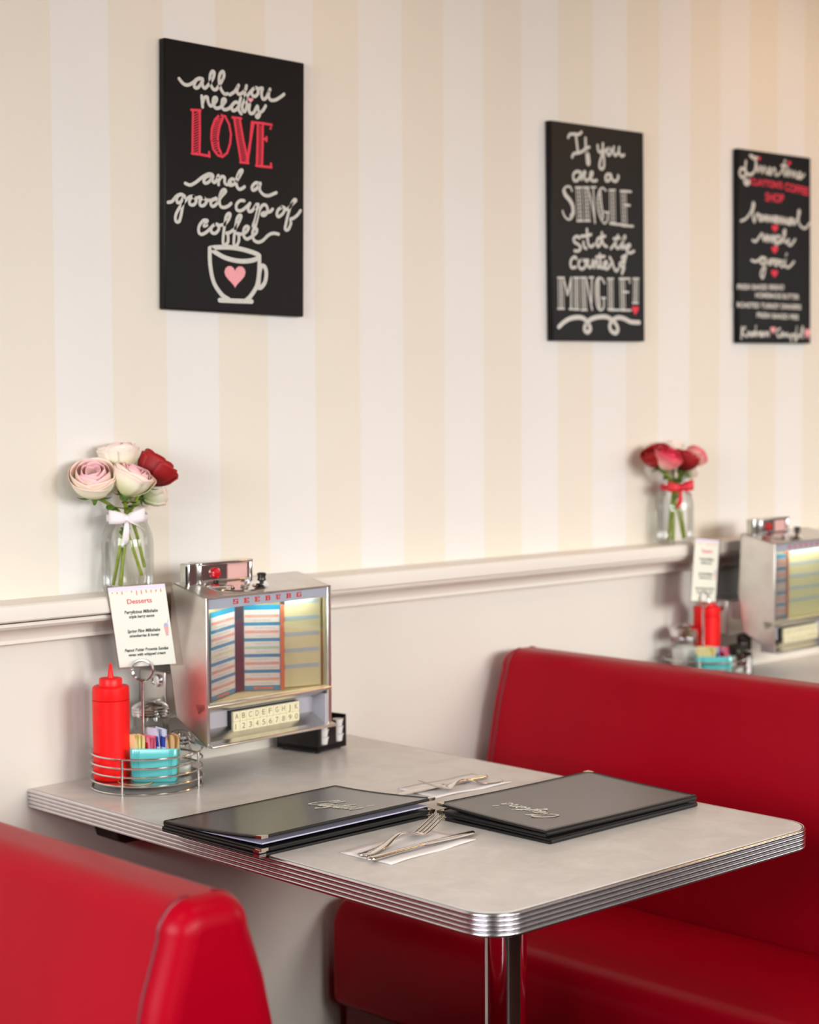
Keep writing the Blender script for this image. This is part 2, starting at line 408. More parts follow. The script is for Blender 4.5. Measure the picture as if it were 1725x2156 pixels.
# painted lettering: sign, colour, width in mm, smooth, points in tenths of a millimetre
PAINT = """
1;w;6.6;1;336,4299 436,4217 543,4209 660,4269 759,4348 868,4367
1;w;6.6;1;877,4368 786,4361 705,4286 688,4194 761,4184 842,4266 881,4348 875,4256 934,4200 1043,4298 1134,4426 1151,4523 1105,4536 1060,4461 1065,4330 1108,4225 1191,4206 1283,4305 1375,4456 1383,4552 1346,4567 1291,4504 1270,4369 1317,4236 1396,4153 1480,4167
1;w;6.6;1;1531,4154 1649,4231 1742,4360 1702,4252 1740,4193 1829,4222 1914,4307 1932,4376 1895,4238 1921,4122 1945,3991 1889,3878 1832,3919 1840,4001 1897,4104 2000,4235 2092,4328 2153,4369
1;w;6.6;1;2153,4369 2073,4310 2068,4225 2145,4200 2217,4268 2207,4356 2153,4372
1;w;6.6;1;2211,4342 2327,4381 2304,4278 2338,4177 2425,4210 2516,4385 2480,4261 2533,4181 2651,4195 2778,4265 2873,4334
1;w;6.6;1;862,4044 872,3943 883,3843
1;w;6.6;1;882,3915 926,4022 990,4037 1010,3959 1065,3885 1148,3931 1212,4018 1193,4057 1138,4032 1129,3929 1195,3860 1306,3890 1413,4005 1407,4055 1355,4039 1337,3937 1381,3859 1492,3881 1582,3957 1660,4025 1751,4025
1;w;6.6;1;1751,4025 1660,4028 1578,3950 1596,3866 1680,3887 1765,3985
1;w;6.6;1;1796,4130 1764,4015 1747,3895 1810,3828
1;w;6.6;1;2016,4028 1997,3922 2036,3860 2119,3891 2198,4019 2224,3947 2259,3869 2216,3805 2173,3822 2263,3899 2340,3953 2411,4051
1;r;5.0;0;656,3745 648,3340 643,2950
1;r;5.0;0;814,3763 818,3357 809,2958
1;r;5.0;0;615,3755 829,3771
1;r;5.0;0;628,2946 837,2946 1047,2937
1;r;5.0;0;1034,3008 1042,2929
1;r;5.0;0;1289,3744 1169,3634 1097,3458 1084,3268 1128,3083 1240,2976 1352,2957 1463,3041 1536,3224 1557,3403 1514,3589 1419,3726 1289,3744
1;r;5.0;0;1363,3691 1281,3521 1241,3312 1261,3124 1323,3013
1;r;5.0;0;1635,3720 1704,3358 1803,2895
1;r;5.0;0;1767,3734 1856,3344 1954,2998
1;r;5.0;0;1591,3730 1805,3735
1;r;5.0;0;2111,3689 2037,3332 1964,2910
1;r;5.0;0;2063,3684 2028,3331 1945,2953
1;r;5.0;0;1784,2901 1984,2904
1;r;5.0;0;2066,3696 2333,3705 2557,3702 2532,3628
1;r;5.0;0;2213,3677 2205,3289 2189,2885
1;r;5.0;0;2339,3683 2336,3302 2320,2897
1;r;5.0;0;2335,3406 2436,3413
1;r;5.0;0;2432,3449 2429,3378
1;r;5.0;0;2170,2872 2359,2873 2550,2880
1;r;5.0;0;2543,2947 2554,2876
1;r;1.9;0;657,3663 807,3737
1;r;1.9;0;658,3615 808,3689
1;r;1.9;0;658,3568 808,3642
1;r;1.9;0;659,3520 808,3594
1;r;1.9;0;659,3473 809,3546
1;r;1.9;0;660,3425 809,3498
1;r;1.9;0;660,3377 810,3451
1;r;1.9;0;661,3330 810,3403
1;r;1.9;0;661,3282 811,3355
1;r;1.9;0;662,3235 811,3307
1;r;1.9;0;662,3187 812,3260
1;r;1.9;0;663,3139 812,3212
1;r;1.9;0;663,3092 813,3164
1;r;1.9;0;664,3044 813,3116
1;r;1.9;0;664,2997 814,3069
1;r;1.9;0;664,2949 814,3021
1;r;1.9;0;1196,3632 1356,3696
1;r;1.9;0;1160,3585 1333,3650
1;r;1.9;0;1141,3539 1311,3603
1;r;1.9;0;1122,3493 1289,3557
1;r;1.9;0;1104,3447 1275,3512
1;r;1.9;0;1095,3403 1267,3467
1;r;1.9;0;1092,3359 1258,3422
1;r;1.9;0;1089,3315 1249,3378
1;r;1.9;0;1087,3271 1241,3333
1;r;1.9;0;1088,3227 1245,3289
1;r;1.9;0;1098,3185 1250,3246
1;r;1.9;0;1108,3142 1255,3203
1;r;1.9;0;1118,3099 1259,3159
1;r;1.9;0;1129,3056 1276,3117
1;r;1.9;0;1171,3017 1300,3075
1;r;1.9;0;1644,3696 1779,3657
1;r;1.9;0;1653,3651 1789,3612
1;r;1.9;0;1661,3606 1799,3567
1;r;1.9;0;1670,3562 1809,3523
1;r;1.9;0;1679,3517 1819,3478
1;r;1.9;0;1687,3472 1830,3433
1;r;1.9;0;1696,3427 1840,3388
1;r;1.9;0;1704,3382 1850,3343
1;r;1.9;0;1714,3337 1861,3299
1;r;1.9;0;1724,3292 1874,3254
1;r;1.9;0;1733,3248 1887,3209
1;r;1.9;0;1743,3203 1899,3165
1;r;1.9;0;1752,3158 1912,3120
1;r;1.9;0;1762,3113 1925,3075
1;r;1.9;0;1771,3068 1937,3030
1;r;1.9;0;1781,3023 1950,2986
1;r;1.9;0;1791,2978 1955,2940
1;r;1.9;0;2201,3661 2333,3615
1;r;1.9;0;2202,3621 2334,3575
1;r;1.9;0;2202,3581 2334,3535
1;r;1.9;0;2202,3541 2334,3494
1;r;1.9;0;2203,3500 2335,3454
1;r;1.9;0;2203,3460 2335,3414
1;r;1.9;0;2203,3420 2335,3373
1;r;1.9;0;2204,3380 2336,3333
1;r;1.9;0;2204,3340 2336,3293
1;r;1.9;0;2205,3299 2336,3252
1;r;1.9;0;2205,3259 2337,3212
1;r;1.9;0;2205,3219 2337,3172
1;r;1.9;0;2206,3179 2337,3131
1;r;1.9;0;2206,3138 2338,3091
1;r;1.9;0;2206,3098 2338,3051
1;r;1.9;0;2207,3058 2338,3010
1;r;1.9;0;2207,3018 2339,2970
1;r;1.9;0;2207,2978 2339,2930
1;r;1.9;0;2208,2938 2339,2890
1;w;6.4;1;476,2372 592,2351 726,2416 881,2529 1027,2600 1116,2592
1;w;6.4;1;1116,2592 978,2545 905,2461 941,2418 1038,2457 1126,2573 1111,2486 1160,2451 1215,2510 1254,2591 1260,2420
1;w;6.4;1;1263,2491 1334,2579 1404,2565 1408,2466 1475,2440 1554,2499
1;w;6.4;1;1655,2546 1574,2559 1504,2487 1535,2434 1635,2466 1725,2568 1825,2719 1815,2753 1754,2705 1695,2565 1696,2439 1757,2378 1838,2403 1889,2439
1;w;6.4;1;2267,2533 2164,2541 2072,2454 2093,2392 2186,2431 2278,2542 2258,2421 2352,2332 2477,2318 2602,2364 2682,2398
1;w;6.4;1;81,1982 175,2012 269,2111 373,2157 436,2139
1;w;6.4;1;430,2138 344,2147 278,2078 293,1998 374,2019 453,2132 417,1953 377,1766 331,1649 258,1644 248,1742 328,1886 460,2033 575,2126 671,2144
1;w;6.4;1;671,2141 585,2088 576,1995 672,1987 730,2068 671,2141
1;w;6.4;1;729,2115 826,2145
1;w;6.4;1;904,2143 821,2083 822,1995 906,1996 973,2079 904,2143
1;w;6.4;1;963,2101 1101,2111 1199,2158
1;w;6.4;1;1219,2136 1120,2128 1072,2047 1121,1996 1220,2058 1317,2190 1426,2300 1396,2340 1326,2292 1278,2140 1303,2017 1399,2000 1498,2039 1562,2091
1;w;6.4;1;1881,2169 1779,2162 1689,2076 1700,1982 1801,1971 1923,2046 2024,2132
1;w;6.4;1;2024,2132 1978,2034 1999,1972 2087,2002 2188,2128 2168,2047
1;w;6.4;1;2230,2131 2210,2018 2150,1823 2095,1701 2151,1696 2195,1826 2251,2005 2333,2120 2420,2129 2463,2036 2397,1936 2314,1933 2345,1972 2511,2008 2588,2069
1;w;6.4;1;2836,2127 2731,2071 2694,1972 2746,1936 2858,2016 2889,2115 2815,2134
1;w;6.4;1;2889,2091 2963,2099 3090,2210 3182,2290 3133,2298 3058,2192 2985,2008 2927,1811 2907,1699 2983,1701 3051,1819 3044,1907 3114,1933 3221,2005 3302,2100
1;w;6.4;1;978,1629 909,1609 967,1683 987,1719 889,1705 797,1594 788,1485 856,1446 969,1497 1070,1580
1;w;6.4;1;1184,1666 1090,1597 1091,1504 1185,1494 1264,1577 1243,1657 1184,1666
1;w;6.4;1;1243,1638 1402,1676
1;w;6.4;1;1402,1672 1501,1780 1540,1877 1500,1893 1440,1831 1402,1648 1374,1459 1369,1318 1420,1290 1485,1356 1484,1489 1447,1513 1523,1531 1663,1618
1;w;6.4;1;1663,1618 1753,1750 1806,1864 1762,1880 1702,1809 1663,1618 1634,1443 1630,1301 1686,1289 1746,1387 1745,1510 1704,1526 1805,1520
1;w;6.4;1;1805,1520 1927,1571 1991,1662 1930,1682 1869,1615 1871,1489 1948,1438 2050,1484
1;w;6.4;1;2050,1484 2173,1570 2192,1648 2125,1647 2084,1565 2112,1440 2215,1398 2339,1437 2483,1554 2608,1600 2739,1592
1;w;9.0;1;1049,1197 1228,1228 1623,1250 2026,1204 2257,1137 2095,1040 1759,1002 1426,1042 1180,1132 1049,1197
1;w;9.0;1;1049,1197 1058,890 1143,560 1334,336 1500,252
1;w;9.0;1;2257,1137 2250,843 2194,551 2034,336 1933,259
1;w;9.0;1;1286,226 1632,230 2068,240
1;w;9.0;1;2283,944 2386,933 2431,811 2399,638 2304,529 2229,521
1;w;4.0;1;2321,925 2285,765 2269,559
1;p;0;0;2034,4136 2035,4141 2042,4152 2057,4162 2077,4164 2094,4155 2101,4140 2095,4122 2078,4104 2058,4088 2043,4073 2036,4063 2035,4059 2033,4063 2026,4071 2011,4082 1991,4094 1974,4108 1967,4125 1973,4142 1990,4154 2010,4156 2025,4150 2033,4140
1;p;0;0;1654,798 1658,817 1686,862 1744,899 1821,902 1887,862 1913,795 1888,720 1823,650 1747,586 1689,529 1661,488 1657,473 1652,488 1624,527 1565,578 1488,635 1424,700 1398,771 1422,840 1486,886 1562,891 1621,859 1649,817
2;w;7.2;1;589,4626 650,4700 810,4719 950,4723 1052,4784
2;w;7.2;1;859,4695 922,4312
2;w;7.2;1;720,4192 781,4275 922,4299 1084,4352 1187,4426 1320,4463
2;w;7.2;1;1191,4660 1198,4453 1225,4259 1252,4078 1314,4096 1296,4265 1227,4364
2;w;7.2;1;1618,4528 1637,4412 1719,4379 1793,4451 1805,4584
2;w;7.2;1;1805,4584 1791,4372 1695,4153 1677,4033 1765,3993 1839,4072 1841,4244 1833,4375 1970,4479
2;w;7.2;1;2012,4503 1948,4438 1989,4335 2073,4369 2095,4463 2012,4503
2;w;7.2;1;2201,4539 2179,4431 2241,4343 2347,4418 2387,4541 2379,4434 2474,4349 2570,4383
2;w;7.2;1;985,3875 854,3871 752,3792 770,3676 890,3672 993,3784 1011,3857 1032,3708 1116,3872 1167,3875 1135,3781 1215,3689 1380,3799 1423,3888 1361,3883 1343,3770 1430,3698 1575,3721
2;w;7.2;1;2077,3891 1962,3889 1892,3824 1911,3735 2023,3756 2087,3865 2132,3775 2254,3744 2340,3817 2347,3884
2;w;5.0;1;705,3424 636,3510 497,3501 406,3416 453,3316 621,3222 738,3086 755,2930 672,2800 551,2767 433,2832 376,2946
2;w;11;1;425,3405 473,3317 620,3209 718,3085 735,2929 673,2846
2;w;2.6;0;848,3512 888,2747
2;w;2.6;0;1020,3524 1061,2756
2;w;7.0;0;933,3485 935,3484
2;w;7.0;0;939,3398 941,3397
2;w;7.0;0;944,3311 946,3309
2;w;7.0;0;949,3223 951,3222
2;w;7.0;0;954,3136 956,3134
2;w;7.0;0;959,3048 961,3047
2;w;7.0;0;965,2960 967,2959
2;w;7.0;0;970,2872 972,2871
2;w;7.0;0;975,2785 977,2783
2;w;4.0;0;828,3511 1041,3525
2;w;4.0;0;868,2746 1082,2757
2;w;2.6;0;1115,3531 1154,2762
2;w;2.6;0;1278,3542 1318,2771
2;w;7.0;0;1196,3503 1198,3502
2;w;7.0;0;1201,3416 1203,3414
2;w;7.0;0;1206,3328 1208,3327
2;w;7.0;0;1211,3240 1213,3239
2;w;7.0;0;1216,3152 1218,3151
2;w;7.0;0;1221,3064 1223,3063
2;w;7.0;0;1226,2976 1228,2975
2;w;7.0;0;1231,2888 1233,2886
2;w;7.0;0;1237,2799 1239,2798
2;w;4.0;0;1095,3529 1298,3543
2;w;4.0;0;1134,2760 1338,2772
2;w;4.5;1;1263,3528 1411,3128 1508,2741
2;w;4.5;1;1448,3554 1497,2741
2;w;4.5;1;1376,3549 1541,3560
2;w;4.5;1;1904,3503 1800,3558 1685,3517 1599,3299 1616,3034 1717,2840 1841,2740 1947,2839 1950,3000
2;w;4.5;1;1845,3008 2002,3004
2;w;4.5;1;1706,3492 1743,3175 1812,2885
2;w;6;0;1664,3476 1666,3475
2;w;6;0;1667,3386 1669,3385
2;w;6;0;1669,3296 1671,3295
2;w;6;0;1675,3206 1677,3205
2;w;6;0;1688,3117 1690,3116
2;w;6;0;1703,3028 1705,3027
2;w;6;0;1736,2942 1738,2941
2;w;6;0;1769,2856 1771,2855
2;w;2.6;0;2035,3528 2050,2754
2;w;2.6;0;2215,3540 2231,2764
2;w;7.0;0;2125,3500 2127,3499
2;w;7.0;0;2127,3412 2129,3411
2;w;7.0;0;2129,3324 2131,3323
2;w;7.0;0;2131,3236 2133,3234
2;w;7.0;0;2133,3147 2135,3146
2;w;7.0;0;2135,3058 2137,3057
2;w;7.0;0;2137,2970 2139,2969
2;w;7.0;0;2139,2881 2141,2880
2;w;7.0;0;2141,2792 2143,2791
2;w;4.0;0;2014,3526 2236,3542
2;w;4.0;0;2029,2752 2252,2765
2;w;2.6;0;2447,3536 2481,2727
2;w;2.6;0;2619,3547 2653,2736
2;w;7.0;0;2532,3508 2535,3507
2;w;7.0;0;2537,3415 2539,3414
2;w;7.0;0;2541,3323 2543,3322
2;w;7.0;0;2545,3230 2548,3229
2;w;7.0;0;2550,3138 2552,3136
2;w;7.0;0;2554,3045 2556,3044
2;w;7.0;0;2559,2952 2561,2951
2;w;7.0;0;2563,2859 2565,2858
2;w;7.0;0;2567,2766 2569,2764
2;w;4.0;0;2427,3534 2639,3549
2;w;4.0;0;2460,2726 2674,2737
2;w;5.5;0;2051,2751 2263,2742 2455,2746
2;w;5.5;0;2443,3529 2819,3538
2;w;5.5;0;2589,3214 2766,3212
2;w;5.5;0;2498,2724 2887,2728
2;w;7.2;1;947,2361 867,2397 754,2345 763,2266 904,2213 984,2150 921,2068 779,2062
2;w;7.2;1;1088,2275 1107,2169 1188,2133
2;w;7.2;1;1216,2574 1233,2362 1272,2217 1375,2181 1458,2239
2;w;7.2;1;1009,2404 1193,2426 1358,2461
2;w;7.2;1;1710,2398 1595,2373 1552,2257 1603,2192 1688,2263 1731,2399
2;w;7.2;1;1744,2521 1752,2347 1813,2242 1918,2206
2;w;7.2;1;1648,2402 1858,2446
2;w;7.2;1;2065,2172 2172,2258 2324,2483 2258,2344 2240,2234 2331,2184 2450,2285 2560,2474 2581,2441 2494,2314 2471,2190 2579,2250 2621,2170 2752,2251 2731,2291 2648,2239 2668,2124 2772,2094 2914,2141
2;w;7.2;1;2174,2401 2388,2425
2;w;7.2;1;837,1885 776,1923 658,1858 626,1751 675,1673 813,1691
2;w;7.2;1;1020,1873 910,1802 939,1683 1057,1660 1157,1744 1122,1843 1020,1873
2;w;7.2;1;1122,1850 1245,1862 1227,1760 1305,1696 1389,1767 1411,1868 1450,1702 1493,1838 1560,1854 1585,1707 1680,1778 1663,2020
2;w;7.2;1;1681,1845 1711,1711 1806,1722 1912,1820 1871,1859 1807,1796 1847,1696 1953,1700 2060,1806
2;w;7.2;1;1537,1947 1830,1973
2;w;7.2;1;2020,1960 2103,1862 2166,1728 2250,1649 2336,1707
2;w;7.2;1;2631,2033 2457,1971 2564,1894 2402,1846 2384,1777 2541,1742 2464,1595
2;w;7.2;1;2624,2047 2464,1602
2;w;2.6;0;204,1432 203,724
2;w;2.6;0;384,1438 383,727
2;w;7.0;0;293,1402 295,1400
2;w;7.0;0;293,1330 295,1329
2;w;7.0;0;293,1259 295,1258
2;w;7.0;0;293,1188 295,1187
2;w;7.0;0;294,1116 295,1115
2;w;7.0;0;294,1045 296,1044
2;w;7.0;0;294,973 296,972
2;w;7.0;0;294,902 296,901
2;w;7.0;0;294,830 296,829
2;w;7.0;0;294,759 296,757
2;w;4.0;0;183,1431 406,1438
2;w;4.0;0;181,723 405,728
2;w;2.6;0;752,1450 748,717
2;w;2.6;0;905,1455 902,720
2;w;7.0;0;828,1419 830,1418
2;w;7.0;0;828,1345 830,1344
2;w;7.0;0;827,1271 829,1270
2;w;7.0;0;827,1197 829,1196
2;w;7.0;0;827,1123 829,1122
2;w;7.0;0;827,1049 829,1048
2;w;7.0;0;826,975 828,974
2;w;7.0;0;826,901 828,899
2;w;7.0;0;826,827 828,825
2;w;7.0;0;826,752 828,751
2;w;4.0;0;734,1449 923,1455
2;w;4.0;0;730,717 920,720
2;w;2.6;0;992,1458 1009,709
2;w;2.6;0;1156,1463 1174,712
2;w;7.0;0;1073,1427 1075,1426
2;w;7.0;0;1075,1351 1077,1350
2;w;7.0;0;1078,1276 1080,1274
2;w;7.0;0;1080,1200 1082,1199
2;w;7.0;0;1082,1124 1084,1123
2;w;7.0;0;1084,1048 1086,1047
2;w;7.0;0;1086,972 1088,971
2;w;7.0;0;1088,896 1090,895
2;w;7.0;0;1090,820 1092,819
2;w;7.0;0;1092,744 1094,743
2;w;4.0;0;972,1457 1176,1464
2;w;4.0;0;989,708 1194,712
2;w;5;1;384,1424 460,1215 517,1043
2;w;5;1;517,1043 650,1446
2;w;5;1;646,1446 632,726
2;w;5;1;581,727 683,729
2;w;5;1;1166,1450 1274,1076 1372,727
2;w;5;1;1373,1457 1353,889
2;w;5;1;1280,1467 1425,1472
2;w;5;1;1821,1349 1728,1455 1581,1457 1506,1299 1517,961 1577,772 1686,722 1788,790 1795,1008
2;w;5;1;1721,1003 1848,1007
2;w;5;1;1623,1438 1618,1099 1655,787
2;w;6;0;1570,1395 1572,1394
2;w;6;0;1569,1321 1571,1319
2;w;6;0;1568,1246 1570,1245
2;w;6;0;1567,1171 1569,1170
2;w;6;0;1566,1096 1568,1095
2;w;6;0;1580,1022 1582,1021
2;w;6;0;1595,948 1597,947
2;w;6;0;1609,874 1611,873
2;w;6;0;1624,800 1626,798
2;w;2.6;0;1956,1462 1961,745
2;w;2.6;0;2126,1468 2132,749
2;w;7.0;0;2040,1431 2043,1429
2;w;7.0;0;2041,1359 2043,1357
2;w;7.0;0;2042,1287 2044,1285
2;w;7.0;0;2043,1215 2045,1213
2;w;7.0;0;2043,1143 2045,1141
2;w;7.0;0;2044,1070 2046,1069
2;w;7.0;0;2045,998 2047,997
2;w;7.0;0;2045,926 2048,925
2;w;7.0;0;2046,854 2048,852
2;w;7.0;0;2047,781 2049,780
2;w;4.0;0;1936,1461 2147,1468
2;w;4.0;0;1941,745 2152,749
2;w;2.6;0;2383,1469 2400,740
2;w;2.6;0;2555,1475 2574,743
2;w;7.0;0;2469,1437 2471,1436
2;w;7.0;0;2471,1364 2473,1363
2;w;7.0;0;2473,1291 2475,1290
2;w;7.0;0;2475,1218 2477,1216
2;w;7.0;0;2477,1144 2479,1143
2;w;7.0;0;2479,1071 2481,1069
2;w;7.0;0;2481,997 2483,996
2;w;7.0;0;2483,924 2485,922
2;w;7.0;0;2485,850 2487,849
2;w;7.0;0;2487,776 2489,775
2;w;4.0;0;2362,1468 2576,1475
2;w;4.0;0;2380,740 2595,744
2;w;2.6;0;2891,1492 2870,909
2;w;2.6;0;3066,1498 3046,913
2;w;7.0;0;2978,1460 2980,1459
2;w;7.0;0;2975,1387 2977,1386
2;w;7.0;0;2972,1314 2975,1312
2;w;7.0;0;2970,1240 2972,1239
2;w;7.0;0;2967,1167 2969,1165
2;w;7.0;0;2964,1093 2966,1092
2;w;7.0;0;2961,1020 2963,1018
2;w;7.0;0;2958,946 2960,945
2;w;4.0;0;2870,1492 3087,1499
2;w;4.0;0;2849,909 3067,914
2;w;5;0;1982,732 2346,735
2;w;5;0;2377,1476 2744,1485 2748,1391
2;w;5;0;2524,1164 2698,1166
2;w;5;0;2433,731 2781,738
2;r;0;0;2946,790 2948,801 2962,824 2991,843 3029,843 3060,821 3073,785 3060,745 3027,708 2990,675 2960,645 2946,624 2944,615 2942,624 2929,645 2900,673 2863,705 2832,741 2819,780 2832,816 2864,840 2902,842 2930,824 2944,800
2;w;10.5;1;210,311 383,420 607,508 893,542 1098,505 1262,372 1302,264 1201,201 1098,254 1121,356 1263,474 1494,545 1810,571 2001,533 2203,426 2298,275 2211,191 2044,245 2003,368 2107,493 2323,559 2561,528 2778,462 3097,453
3;w;8;1;319,4601 293,4357 480,4272 684,4384 739,4631 636,4733 489,4758 656,4698 784,4732
3;w;8;1;314,4358 128,4413 42,4279 164,4179 312,4273
3;w;6;1;789,4549 819,4369 958,4525 1010,4357 1120,4524 1211,4351 1376,4444 1334,4515 1268,4424 1382,4338 1515,4510 1592,4459 1611,4337 1852,4440 2019,4749 1962,4497 2026,4352 2139,4554 2166,4349 2292,4507 2365,4350 2460,4494 2542,4332 2735,4420 2691,4492 2587,4415 2698,4322 2905,4449
3;w;6;1;1855,4608 2117,4612
3;w;6;1;344,4171 233,4098 286,4017 399,4019 460,4101 344,4171
3;w;6;1;385,4125 308,4086 370,4047 410,4122
3;w;7;1;100,3084 332,3169 546,3375 613,3570 667,3517 595,3280 667,3088 764,3277 862,3290 902,3137 1052,3194 968,3271 890,3173 1052,3157 1148,3280 1189,3135 1277,3275 1339,3142 1428,3271 1491,3143 1640,3232 1593,3284 1527,3206 1664,3119 1732,3272 1817,3117 1885,3270 1970,3117 2043,3253 2111,3117 2370,3245 2192,3241 2147,3134 2279,3115 2392,3239 2425,3115 2584,3287 2632,3490 2684,3438 2614,3238 2724,3087 2939,3040 3145,3189
3;w;7;1;595,2619 743,2601 925,2757 1011,2805 1076,2635 1174,2781 1201,2616 1290,2769 1352,2623 1441,2776 1503,2605 1571,2782 1644,2441
3;w;7;1;1583,2688 1737,2789 1831,2674 1655,2611 1830,2624 2009,2807 2025,2953 1944,2874 2006,2632 2184,2710 2138,2607 2270,2568 2477,2728
3;w;7;1;543,2113 733,2084 948,2166 1128,2192
3;w;7;1;1128,2192 948,2190 925,2066 1074,2047 1171,2174 1122,1850 1024,1673 941,1794 1125,1999 1378,2152 1278,2099 1341,2031 1451,2105 1387,2152 1648,2150 1538,2088 1602,2016 1734,2091 1648,2150 1989,2125 1822,2119 1842,1999 1997,2055 2081,2329 2010,2055 2172,1986 2424,2141
3;r;0;0;1567,3015 1569,3025 1585,3047 1618,3065 1661,3067 1697,3047 1710,3015 1695,2979 1659,2944 1616,2912 1582,2884 1567,2864 1564,2857 1562,2864 1546,2883 1514,2908 1472,2935 1437,2966 1423,3001 1438,3035 1474,3057 1517,3060 1549,3045 1564,3024
3;r;0;0;1557,2463 1560,2472 1576,2494 1609,2513 1651,2514 1687,2494 1701,2462 1686,2425 1649,2391 1606,2359 1573,2332 1557,2312 1554,2304 1552,2311 1537,2330 1505,2355 1463,2383 1427,2415 1414,2450 1428,2483 1465,2506 1507,2508 1540,2493 1555,2472
3;r;0;0;1546,1849 1549,1859 1565,1881 1598,1899 1641,1899 1677,1880 1690,1847 1676,1811 1639,1776 1596,1745 1562,1718 1546,1698 1544,1690 1541,1697 1526,1717 1494,1742 1452,1770 1416,1802 1403,1837 1418,1871 1454,1893 1496,1895 1529,1880 1544,1859
3;r;0;0;877,4730 878,4735 886,4747 901,4756 921,4757 938,4748 945,4731 938,4713 920,4694 900,4678 884,4663 876,4653 875,4649 874,4652 867,4662 852,4674 832,4688 815,4704 809,4721 816,4739 833,4751 853,4753 869,4745 876,4735
3;r;0;0;2207,4715 2209,4721 2217,4734 2236,4746 2259,4747 2279,4736 2286,4717 2278,4695 2258,4674 2234,4655 2216,4638 2207,4625 2206,4621 2204,4625 2196,4636 2178,4651 2155,4667 2135,4685 2128,4705 2136,4726 2156,4739 2179,4742 2197,4733 2206,4721
3;p;0;0;1477,382 1480,390 1493,410 1521,427 1558,427 1588,407 1600,376 1587,343 1556,312 1519,283 1491,258 1477,240 1475,233 1473,240 1460,258 1432,282 1397,310 1367,340 1355,373 1368,404 1399,424 1435,426 1463,410 1475,390
3;p;0;0;3037,327 3040,340 3055,370 3086,393 3127,393 3161,364 3174,319 3160,270 3124,224 3083,183 3052,146 3036,119 3034,109 3032,119 3017,146 2987,182 2947,222 2913,267 2900,316 2915,361 2949,390 2990,392 3021,369 3035,340
3;w;5.5;1;129,405 93,108
3;w;5.5;1;268,407 126,264 322,160
3;w;5.5;1;380,297 398,173 485,273 534,175 698,271 579,269 577,175 698,263 723,438 731,177 848,290 911,178 1019,242 964,291 933,216 1040,180 1137,293 1170,181 1258,295 1300,182
3;w;5.5;1;1784,389 1651,312 1693,174 1825,188 1924,290 1826,238 1913,176 2012,253 2046,177 2114,267 2179,166 2278,218 2289,40
3;w;5.5;1;2291,231 2426,232 2402,156 2516,297 2550,438 2477,42 2628,234 2672,158 2727,236 2812,454 2830,147
"""
PAINT_TEXT = [(3, 'r', "CLAYTON'S", (496, 4030), (1910, 4010), 17), (3, 'r', 'COFFEE', (2019, 3979), (3087, 3907), 21), (3, 'r', 'SHOP', (1147, 3655), (1970, 3653), 22), (3, 'w', 'FRESH BAKED BREAD', (-61, 1358), (1977, 1401), 13), (3, 'w', 'HOMEMADE BUTTER', (715, 1169), (2664, 1165), 13), (3, 'w', 'ROASTED TURKEY DINNERS', (-70, 905), (2750, 900), 13), (3, 'w', 'FRESH BAKED PIES', (770, 662), (2634, 630), 13)]
# ------------------------------------------------------------------ the room
x0, x1, y0, z1 = ROOM['x0'], ROOM['x1'], ROOM['y0'], ROOM['z1']
tag(MB().box(x0-0.1, x1+0.1, 0, 0.1, -0.1, z1+0.1).build('wall_back', M['wall']), kind='structure')
tag(MB().box(x0-0.1, x1+0.1, y0-0.1, 0.1, -0.1, 0).build('floor', M['floor']), kind='structure')
tag(MB().box(x0-0.1, x1+0.1, y0-0.1, 0.1, z1, z1+0.1).build('ceiling', M['ceiling']), kind='structure')
w = MB(); xs = [x0] + [v for p in WINDOWS for v in p] + [x1]
for i in range(0, len(xs), 2): w.box(xs[i], xs[i+1], y0-0.1, y0, 0, z1)
for a, b in WINDOWS: w.box(a, b, y0-0.1, y0, 0, WIN_Z[0]); w.box(a, b, y0-0.1, y0, WIN_Z[1], z1)
tag(w.build('wall_front', M['plain_wall']), kind='structure')
for nm, xa, xb, (a, b) in (('wall_right', x1, x1+0.1, SIDE_WIN), ('wall_left', x0-0.1, x0, LEFT_WIN)):
    tag(MB().box(xa, xb, y0, a, 0, z1).box(xa, xb, b, 0, 0, z1).box(xa, xb, a, b, 0, WIN_Z[0]).box(xa, xb, a, b, WIN_Z[1], z1).build(nm, M['plain_wall']), kind='structure')
for i, (a, b) in enumerate(WINDOWS):
    f = MB(); t = 0.045
    for q in (a, (a+b)/2-t/2, b-t): f.box(q, q+t, y0-0.08, y0-0.02, *WIN_Z)
    f.box(a, b, y0-0.08, y0-0.02, WIN_Z[0], WIN_Z[0]+t).box(a, b, y0-0.08, y0-0.02, WIN_Z[1]-t, WIN_Z[1])
    o = tag(f.build('window_%d' % (i+1), M['window_frame']), kind='structure')
    MB().box(a, b, y0-0.055, y0-0.05, *WIN_Z).build('pane', M['glass'], o)
t = 0.045
for nm, xa, (a, b) in (('window_5', x1+0.02, SIDE_WIN), ('window_6', x0-0.08, LEFT_WIN)):
    f = MB()
    for q in (a, (a+b)/2-t/2, b-t): f.box(xa, xa+0.06, q, q+t, *WIN_Z)
    f.box(xa, xa+0.06, a, b, WIN_Z[0], WIN_Z[0]+t).box(xa, xa+0.06, a, b, WIN_Z[1]-t, WIN_Z[1])
    o = tag(f.build(nm, M['window_frame']), kind='structure')
    MB().box(xa+0.03, xa+0.035, a, b, *WIN_Z).build('pane', M['glass'], o)

